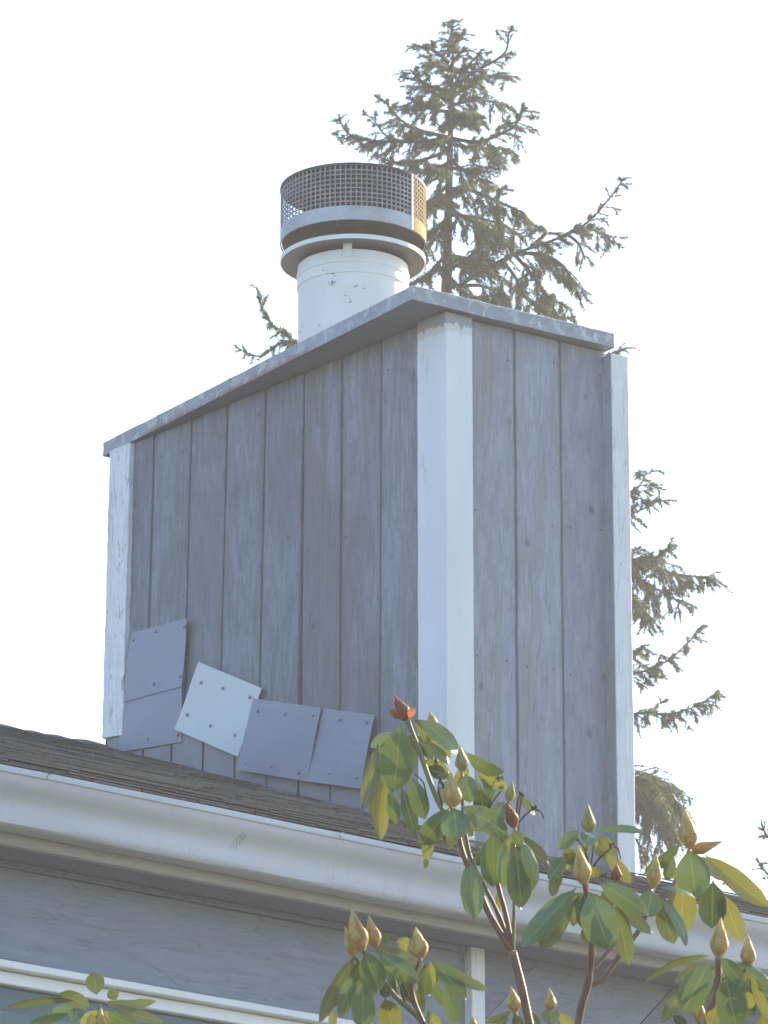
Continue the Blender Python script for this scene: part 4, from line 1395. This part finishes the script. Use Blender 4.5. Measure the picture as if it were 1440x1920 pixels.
# clusters: depth, leaves listed front to back (base, tip, width px, options)
CL = {
    'top': (8.05, [
        ((751, 1358), (738, 1487), 66, dict(bow=.10, roll=6)),
        ((772, 1348), (861, 1414), 34, dict(bow=.25, roll=20)),
        ((783, 1390), (844, 1431), 22, dict(bow=.2, roll=35)),
        ((735, 1470), (743, 1547), 26, dict(roll=-20)),
        ((722, 1455), (713, 1577), 30, dict(mat='leaf_y', roll=20, flip=True)),
        ((770, 1455), (797, 1537), 36, dict(roll=12)),
        ((752, 1476), (776, 1566), 26, dict(mat='leaf_d', roll=30)),
        ((715, 1425), (700, 1536), 30, dict(roll=-30, flip=True)),
        ((775, 1352), (846, 1421), 30, dict(flip=True, mat='leaf_y')),
        ((708, 1395), (683, 1519), 34, dict(roll=-15, flip=True, bow=.15)),
        ((795, 1440), (846, 1455), 26, dict(mat='leaf_d')),
        ((790, 1425), (842, 1447), 22, dict(mat='leaf_y', flip=True)),
        ((775, 1470), (800, 1500), 20, dict(mat='leaf_y', flip=True)),
    ]),
    'mid': (7.95, [
        ((852, 1514), (856, 1576), 56, dict(bow=.2, dz=-.03)),
        ((866, 1511), (953, 1568), 44, dict(bow=.2, roll=10)),
        ((843, 1514), (788, 1588), 42, dict(bow=.12)),
        ((966, 1585), (978, 1705), 48, dict(mat='leaf_d', roll=5)),
        ((978, 1574), (1003, 1652), 24, dict(roll=40, bow=.2)),
        ((962, 1556), (978, 1585), 24, dict()),
        ((945, 1573), (945, 1668), 28, dict(roll=-20)),
        ((925, 1558), (925, 1665), 50, dict(bow=.1)),
        ((984, 1585), (996, 1672), 32, dict(roll=20)),
        ((880, 1610), (891, 1725), 46, dict(bow=.08, roll=-8)),
        ((873, 1450), (882, 1505), 38, dict(bow=.15)),
        ((871, 1407), (946, 1449), 26, dict(bow=.3, roll=-25)),
        ((946, 1503), (925, 1536), 32, dict()),
        ((893, 1450), (951, 1480), 26, dict(mat='leaf_y', flip=True)),
        ((906, 1458), (922, 1500), 20, dict(roll=30)),
        ((964, 1489), (1004, 1528), 16, dict(mat='leaf_y', roll=20)),
        ((900, 1478), (907, 1524), 34, dict(mat='leaf_d')),
        ((800, 1560), (803, 1613), 24, dict(mat='leaf_y', flip=True)),
        ((862, 1575), (878, 1612), 26, dict(flip=True)),
        ((937, 1660), (933, 1715), 12, dict(mat='leaf_y', flip=True)),
        ((885, 1500), (930, 1530), 30, dict(mat='leaf_d')),
        ((850, 1470), (878, 1440), 22, dict(mat='leaf_y', flip=True)),
        ((800, 1600), (798, 1629), 10, dict()),
    ]),
    'low': (7.75, [
        ((684, 1782), (711, 1862), 50, dict(bow=.12)),
        ((708, 1787), (786, 1842), 36, dict(bow=.15, roll=10)),
        ((812, 1799), (874, 1874), 36, dict(bow=.12)),
        ((696, 1773), (774, 1795), 26, dict(flip=True, bow=.25, roll=20)),
        ((812, 1794), (916, 1856), 20, dict(flip=True, roll=35, bow=.3)),
        ((798, 1815), (798, 1867), 26, dict()),
        ((680, 1838), (682, 1932), 46, dict(bow=.1)),
        ((665, 1825), (637, 1908), 30, dict(roll=-10)),
        ((670, 1787), (599, 1919), 26, dict(roll=25, flip=True)),
        ((836, 1852), (857, 1921), 34, dict(roll=10)),
        ((807, 1801), (811, 1852), 16, dict(flip=True, mat='leaf_y')),
        ((740, 1764), (778, 1776), 26, dict(mat='leaf_y', flip=True, bow=.3)),
        ((722, 1770), (727, 1751), 16, dict()),
        ((651, 1836), (625, 1888), 16, dict(roll=20)),
        ((810, 1839), (837, 1888), 22, dict(roll=-20)),
        ((625, 1893), (623, 1928), 16, dict(mat='leaf_y', flip=True)),
        ((722, 1872), (738, 1935), 46, dict(mat='leaf_y', flip=True)),
        ((786, 1850), (786, 1904), 24, dict(mat='leaf_y', flip=True)),
        ((727, 1820), (722, 1872), 36, dict(mat='leaf_d')),
        ((800, 1895), (825, 1930), 22, dict(mat='leaf_y')),
        ((760, 1830), (770, 1880), 26, dict(mat='leaf_d', flip=True)),
    ]),
    'right': (7.65, [
        ((1104, 1672), (1142, 1779), 70, dict(bow=.1, dz=-.02)),
        ((1081, 1664), (978, 1776), 46, dict(bow=.12)),
        ((1120, 1653), (1215, 1716), 42, dict(bow=.18, roll=8)),
        ((1075, 1675), (1014, 1782), 44, dict(flip=True, bow=.08)),
        ((1150, 1690), (1227, 1752), 26, dict(flip=True, roll=15, bow=.2)),
        ((1154, 1687), (1180, 1811), 36, dict(flip=True)),
        ((1131, 1668), (1152, 1697), 38, dict(mat='leaf_d')),
        ((1092, 1740), (1102, 1768), 16, dict(mat='leaf_y', flip=True)),
        ((1105, 1562), (1098, 1586), 34, dict(dz=-.05)),
        ((1086, 1556), (1045, 1592), 26, dict(bow=.2)),
        ((1112, 1561), (1209, 1562), 15, dict(bow=.2, roll=40)),
        ((1120, 1567), (1155, 1604), 26, dict(mat='leaf_y', flip=True)),
        ((1131, 1597), (1183, 1657), 26, dict(mat='leaf_y', roll=15)),
        ((1060, 1604), (1030, 1648), 28, dict(roll=10)),
        ((1060, 1608), (1033, 1680), 22, dict(mat='leaf_y', flip=True, roll=40)),
        ((1060, 1590), (1076, 1622), 26, dict(mat='leaf_y', flip=True)),
        ((1108, 1625), (1124, 1645), 20, dict(mat='leaf_y')),
        ((1078, 1608), (1058, 1630), 16, dict(mat='leaf_y', flip=True)),
    ]),
    'inner': (7.85, [
        ((1223, 1667), (1214, 1716), 46, dict(dz=-.03)),
        ((1238, 1683), (1290, 1771), 18, dict(roll=50)),
        ((1236, 1690), (1264, 1770), 40, dict(flip=True)),
        ((1229, 1663), (1312, 1685), 9, dict(roll=60)),
    ]),
    'far_right': (8.0, [
        ((1292, 1591), (1306, 1685), 66, dict(bow=.1)),
        ((1321, 1602), (1442, 1702), 40, dict(flip=True, mat='leaf_y', bow=.12, roll=10)),
        ((1276, 1581), (1207, 1636), 24, dict(bow=.25, roll=20)),
        ((1337, 1650), (1335, 1740), 54, dict(mat='leaf_d', bow=.1)),
        ((1353, 1674), (1391, 1768), 38, dict(flip=True, mat='leaf_y')),
        ((1262, 1604), (1250, 1652), 24, dict()),
        ((1266, 1606), (1250, 1646), 10, dict(mat='leaf_y', flip=True)),
        ((1283, 1638), (1275, 1757), 56, dict(flip=True, mat='leaf_y')),
    ]),
    'corner': (7.55, [
        ((1332, 1802), (1280, 1899), 58, dict(bow=.1)),
        ((1360, 1825), (1381, 1934), 60, dict(bow=.1)),
        ((1348, 1792), (1393, 1843), 32, dict(bow=.2)),
        ((1337, 1792), (1210, 1842), 13, dict(flip=True, roll=45, bow=.2)),
        ((1380, 1802), (1444, 1843), 14, dict(roll=45)),
        ((1373, 1832), (1391, 1864), 34, dict(mat='leaf_d')),
        ((1407, 1828), (1441, 1912), 20, dict(flip=True, mat='leaf_y')),
        ((1400, 1858), (1408, 1892), 24, dict(flip=True, mat='leaf_y')),
        ((1420, 1850), (1448, 1858), 14, dict()),
        ((1285, 1850), (1240, 1918), 26, dict(flip=True)),
        ((1427, 1903), (1434, 1930), 22, dict(flip=True, mat='leaf_y')),
        ((1342, 1888), (1333, 1924), 28, dict(flip=True, mat='leaf_y')),
        ((1262, 1903), (1287, 1926), 22, dict(mat='leaf_d')),
    ]),
    'under': (8.15, [
        ((1032, 1891), (1034, 1920), 36, dict(dz=-.03)),
        ((961, 1895), (911, 1915), 13, dict(roll=40)),
        ((1045, 1898), (1076, 1928), 20, dict(mat='leaf_y')),
        ((952, 1903), (930, 1932), 15, dict()),
        ((985, 1893), (1011, 1926), 20, dict(mat='leaf_d')),
        ((965, 1900), (975, 1930), 22, dict(mat='leaf_d')),
    ]),
}
SPRIG = (8.2, [
    ((147, 1878), (9, 1891), 14, dict(bow=.15, roll=40, flip=True)),
    ((195, 1877), (308, 1915), 22, dict(bow=.3, roll=20, flip=True)),
    ((170, 1887), (112, 1862), 30, dict(bow=.3, flip=True)),
    ((140, 1889), (147, 1914), 28, dict(dz=-.04)),
    ((132, 1899), (48, 1924), 20, dict(roll=20)),
    ((181, 1866), (176, 1823), 36, dict(flip=True, bow=.2)),
    ((200, 1870), (222, 1860), 22, dict(flip=True)),
    ((197, 1876), (291, 1876), 18, dict(roll=30, bow=.2, flip=True)),
    ((165, 1889), (93, 1898), 20, dict(roll=-20)),
    ((200, 1899), (252, 1924), 32, dict()),
    ((172, 1900), (171, 1925), 20, dict(mat='leaf_y', flip=True)),
])


def shift(o, root):
    """geometry was laid out in world coordinates: give the part its place under the root"""
    o.parent = root
    o.matrix_parent_inverse = Matrix.Translation(-root.location)


class Root:
    pass


def grow(root, cluster, seed):
    d, leaves = cluster
    for i, (b, t, w, kw) in enumerate(leaves):
        kw = dict(kw)
        dz = kw.pop('dz', random.Random(seed + i).uniform(-.018, .022))
        o = leaf(None, b, t, w, d + i * .0055, dz, seed=seed + i, **kw)
        shift(o, root)


for i, (nm, cl) in enumerate(CL.items()):
    grow(bush, cl, 1000 + 50 * i)
grow(sprig, SPRIG, 2000)
FILL = [((758, 1372), 8.14, 7, 70, 1), ((860, 1450), 8.06, 6, 55, 1), ((855, 1525), 8.05, 6, 58, 1), ((960, 1560), 8.08, 6, 75, 1), ((690, 1790), 7.9, 7, 72, 1), ((795, 1800), 7.9, 6, 64, 1),
        ((1098, 1665), 7.78, 5, 80, 1), ((1110, 1570), 7.8, 4, 45, 1), ((1226, 1672), 7.95, 4, 62, 1), ((1300, 1600), 8.1, 3, 70, 1), ((1350, 1805), 7.7, 6, 75, 1), ((1404, 1822), 7.72, 5, 66, 1), ((190, 1888), 8.3, 4, 60, 0)]
rf = random.Random(77)
for (cx, cy), d, cnt, ln, main in FILL:
    for i in range(cnt):
        a = R(90 + (i - (cnt - 1) / 2) * 150 / cnt + rf.uniform(-14, 14))
        L_ = ln * rf.uniform(.8, 1.25)
        b = (cx + 4 * math.cos(a), cy + 6)
        t = (cx + L_ * math.cos(a), cy + 6 + L_ * math.sin(a))
        o = leaf(None, b, t, L_ * rf.uniform(.30, .42), d + i * .007, rf.uniform(-.02, .03), rf.choice(['leaf', 'leaf', 'leaf_d', 'leaf_y']), rf.uniform(-40, 40), rf.uniform(.08, .25), rf.random() < .5, seed=5000 + i + cx)
        shift(o, bush if main else sprig)

BUDS = [
    ((762, 1350), (738, 1302), 30, 8.03, 'bud_red', ((729, 1330), (779, 1326))), ((813, 1364), (805, 1333), 21, 8.08, 'bud', ()),
    ((849, 1513), (844, 1443), 38, 7.93, 'bud', ()), ((867, 1446), (862, 1396), 26, 7.97, 'bud_green', ()), ((954, 1502), (961, 1465), 20, 7.97, 'bud_green', ()),
    ((965, 1551), (950, 1503), 26, 7.95, 'bud_red', ()), ((677, 1783), (658, 1703), 41, 7.74, 'bud', ()), ((664, 1793), (646, 1736), 23, 7.77, 'bud', ()),
    ((704, 1774), (691, 1716), 30, 7.77, 'bud', ()), ((789, 1796), (779, 1737), 36, 7.74, 'bud', ()), ((966, 1896), (958, 1849), 29, 8.13, 'bud', ()),
    ((1032, 1893), (1031, 1852), 25, 8.13, 'bud', ()), ((888, 1932), (886, 1903), 18, 8.1, 'bud', ()), ((1095, 1657), (1084, 1583), 36, 7.63, 'bud', ()),
    ((1104, 1560), (1102, 1506), 28, 7.68, 'bud_green', ()), ((1155, 1651), (1157, 1619), 22, 7.7, 'bud_red', ()), ((1224, 1664), (1231, 1600), 30, 7.82, 'bud', ()),
    ((1294, 1590), (1284, 1515), 37, 7.97, 'bud', ()), ((1297, 1596), (1358, 1577), 24, 7.99, 'bud', ()), ((1347, 1793), (1352, 1719), 37, 7.53, 'bud', ()),
    ((1403, 1812), (1402, 1750), 31, 7.58, 'bud', ()), ((1309, 1914), (1314, 1875), 27, 7.6, 'bud', ()),
]
for i, (b, t, w, d, mt, sc) in enumerate(BUDS):
    o = bud(None, b, t, w, d, mt, 3000 + i)
    shift(o, bush)
    for k, (tx, ty) in enumerate(sc):
        s = leaf(None, (b[0] + (-4 if tx < b[0] else 5), b[1] - 2), (tx, ty), 15, d - .012, 0, 'bud_red', 15, .35, seed=77 + k)
        s.name = "bud_scale"; s.data.name = "bud_scale"
        s.parent = o
    if sc:
        o["label"] = "opened red brown bud with two spread scales"
o = bud(None, (192, 1928), (187, 1890), 19, 8.17, 'bud', 3100); shift(o, sprig)

STEMS = [
    ([(1035, 2150), (1005, 1985), (978, 1852), (961, 1784)], 20, 15, 8.05, 8.02, 'stem'),
    ([(958, 1782), (917, 1713), (897, 1665), (868, 1600), (850, 1516)], 13, 9, 8.02, 7.99, 'stem'),
    ([(958, 1780), (936, 1718), (902, 1649), (880, 1600), (868, 1520), (866, 1448)], 9, 6, 8.03, 8.02, 'stem'),
    ([(961, 1780), (947, 1710), (933, 1655), (928, 1590), (945, 1530), (954, 1502)], 10, 6, 8.02, 8.01, 'stem'),
    ([(962, 1776), (964, 1706), (964, 1620), (965, 1551)], 7, 6, 8.02, 7.99, 'stem_green'),
    ([(850, 1545), (820, 1500), (785, 1405), (764, 1350)], 10, 9, 8.06, 8.06, 'stem_green'),
    ([(857, 1540), (822, 1450), (813, 1364)], 6, 5, 8.12, 8.11, 'stem'),
    ([(1060, 2150), (1084, 1920), (1103, 1841), (1110, 1765), (1102, 1690), (1096, 1656)], 17, 10, 7.9, 7.68, 'stem'),
    ([(1103, 1846), (1130, 1836), (1160, 1793), (1200, 1741), (1220, 1690), (1224, 1664)], 12, 8, 7.86, 7.87, 'stem'),
    ([(1108, 1820), (1146, 1777), (1187, 1718), (1225, 1690), (1262, 1660), (1294, 1590)], 9, 8, 7.9, 8.03, 'stem'),
    ([(1105, 1700), (1098, 1620), (1104, 1560)], 7, 6, 7.78, 7.72, 'stem_green'),
    ([(1120, 1700), (1140, 1670), (1155, 1651)], 6, 5, 7.78, 7.73, 'stem'),
    ([(1290, 2120), (1325, 1925), (1345, 1850), (1347, 1793)], 17, 11, 7.7, 7.6, 'stem'),
    ([(1335, 1880), (1375, 1840), (1403, 1812)], 9, 7, 7.68, 7.62, 'stem'),
    ([(1318, 1940), (1312, 1925), (1309, 1914)], 7, 6, 7.68, 7.65, 'stem'),
    ([(860, 2080), (800, 1930), (741, 1868), (700, 1810), (680, 1783)], 12, 8, 7.85, 7.79, 'stem_green'),
    ([(815, 1960), (786, 1900), (772, 1850), (789, 1796)], 9, 7, 7.83, 7.79, 'stem'),
    ([(745, 1870), (735, 1820), (704, 1774)], 6, 5, 7.83, 7.81, 'stem_green'),
    ([(700, 1830), (680, 1812), (664, 1793)], 6, 5, 7.82, 7.8, 'stem_green'),
    ([(990, 1960), (970, 1925), (966, 1896)], 8, 7, 8.2, 8.17, 'stem_green'),
    ([(1000, 1975), (1028, 1930), (1032, 1893)], 8, 7, 8.2, 8.17, 'stem_green'),
]
for path, w0, w1, d0, d1, mt in STEMS:
    shift(stem(None, path, w0, w1, d0, d1, mt), bush)
# trunk foot from the stems to the ground
for x, y, d, w in ((1035, 2150, 8.05, 20), (1060, 2150, 7.9, 18), (1290, 2120, 7.7, 18), (860, 2080, 7.85, 14)):
    p = at_depth(x, y, d); q = Vector((bush_mw.x + (p.x - bush_mw.x) * .35, bush_mw.y + (p.y - bush_mw.y) * .35, -.02))
    m = MB(); m.tube([q, q.lerp(p, .5) + Vector((.03, .02, 0)), p], [w * .0011, w * .0008, w * d / F_PX / 2], 9)
    shift(m.build("stem", M['stem'], None, True), bush)
STALKS = [
    [(910, 1525), (925, 1490), (937, 1460)], [(915, 1518), (930, 1495), (946, 1476)], [(970, 1545), (969, 1520), (972, 1497), (977, 1490)], [(971, 1545), (975, 1515), (979, 1492)],
    [(972, 1543), (985, 1528), (1000, 1516)], [(1000, 1516), (1014, 1522), (1020, 1535)], [(1100, 1645), (1110, 1610), (1113, 1580)], [(1112, 1625), (1128, 1605), (1148, 1588)],
    [(1148, 1588), (1158, 1590), (1164, 1612)], [(1106, 1640), (1100, 1600), (1083, 1574)], [(800, 1510), (795, 1470), (778, 1452)], [(835, 1505), (830, 1470), (818, 1448)], [(786, 1903), (765, 1865), (755, 1842)],
    [(760, 1880), (752, 1860), (752, 1845)], [(830, 1510), (822, 1480), (826, 1455)],
]
for p in STALKS:
    dd = 7.72 if p[0][0] > 1040 else (7.84 if p[0][1] > 1700 else 8.03)
    shift(stem(None, p, 4.0, 2.6, dd, dd, 'dead', "seed_stalk"), bush)
for x, y, d in ((937, 1460, 8.02), (946, 1477, 8.02), (979, 1490, 8.02), (1001, 1516, 8.02), (1083, 1574, 7.71), (1148, 1587, 7.71), (1133, 1642, 7.72)):
    c = at_depth(x, y, d)
    m = MB()
    for k in range(6):
        v = Vector((rnd.uniform(-1, 1), rnd.uniform(-1, 1), rnd.uniform(-.3, 1))).normalized()
        m.tube([c, c + v * .0035, c + v * .0065], [.0022, .0018, .0006], 5)
    shift(m.build("seed_head", M['dead'], None), bush)
shift(stem(None, [(230, 2120), (200, 1960), (186, 1885)], 12, 8, 8.3, 8.22, 'stem_green'), sprig)
p = at_depth(230, 2120, 8.3)
m = MB(); m.tube([Vector((sprig.location.x, sprig.location.y, -.02)), p], [.014, 12 / F_PX * 8.3 / 2], 8); shift(m.build("stem", M['stem'], None, True), sprig)

# ================================================================== air
hz = MB(); hz.box(-118, 118, -66, 136, -1.0, 14.6)
hm = bpy.data.materials.new("thin_bright_haze"); hm.use_nodes = True
ht = hm.node_tree; ht.nodes.clear()
ho = ht.nodes.new("ShaderNodeOutputMaterial"); hv = ht.nodes.new("ShaderNodeVolumePrincipled")
hv.inputs["Color"].default_value = (0.96, 0.97, 1.0, 1)
hv.inputs["Density"].default_value = 0.0019
hv.inputs["Anisotropy"].default_value = 0.5
ht.links.new(hv.outputs[0], ho.inputs["Volume"])
haze = tag(hz.build("haze", hm), kind="stuff")
print("needle tris", nt)
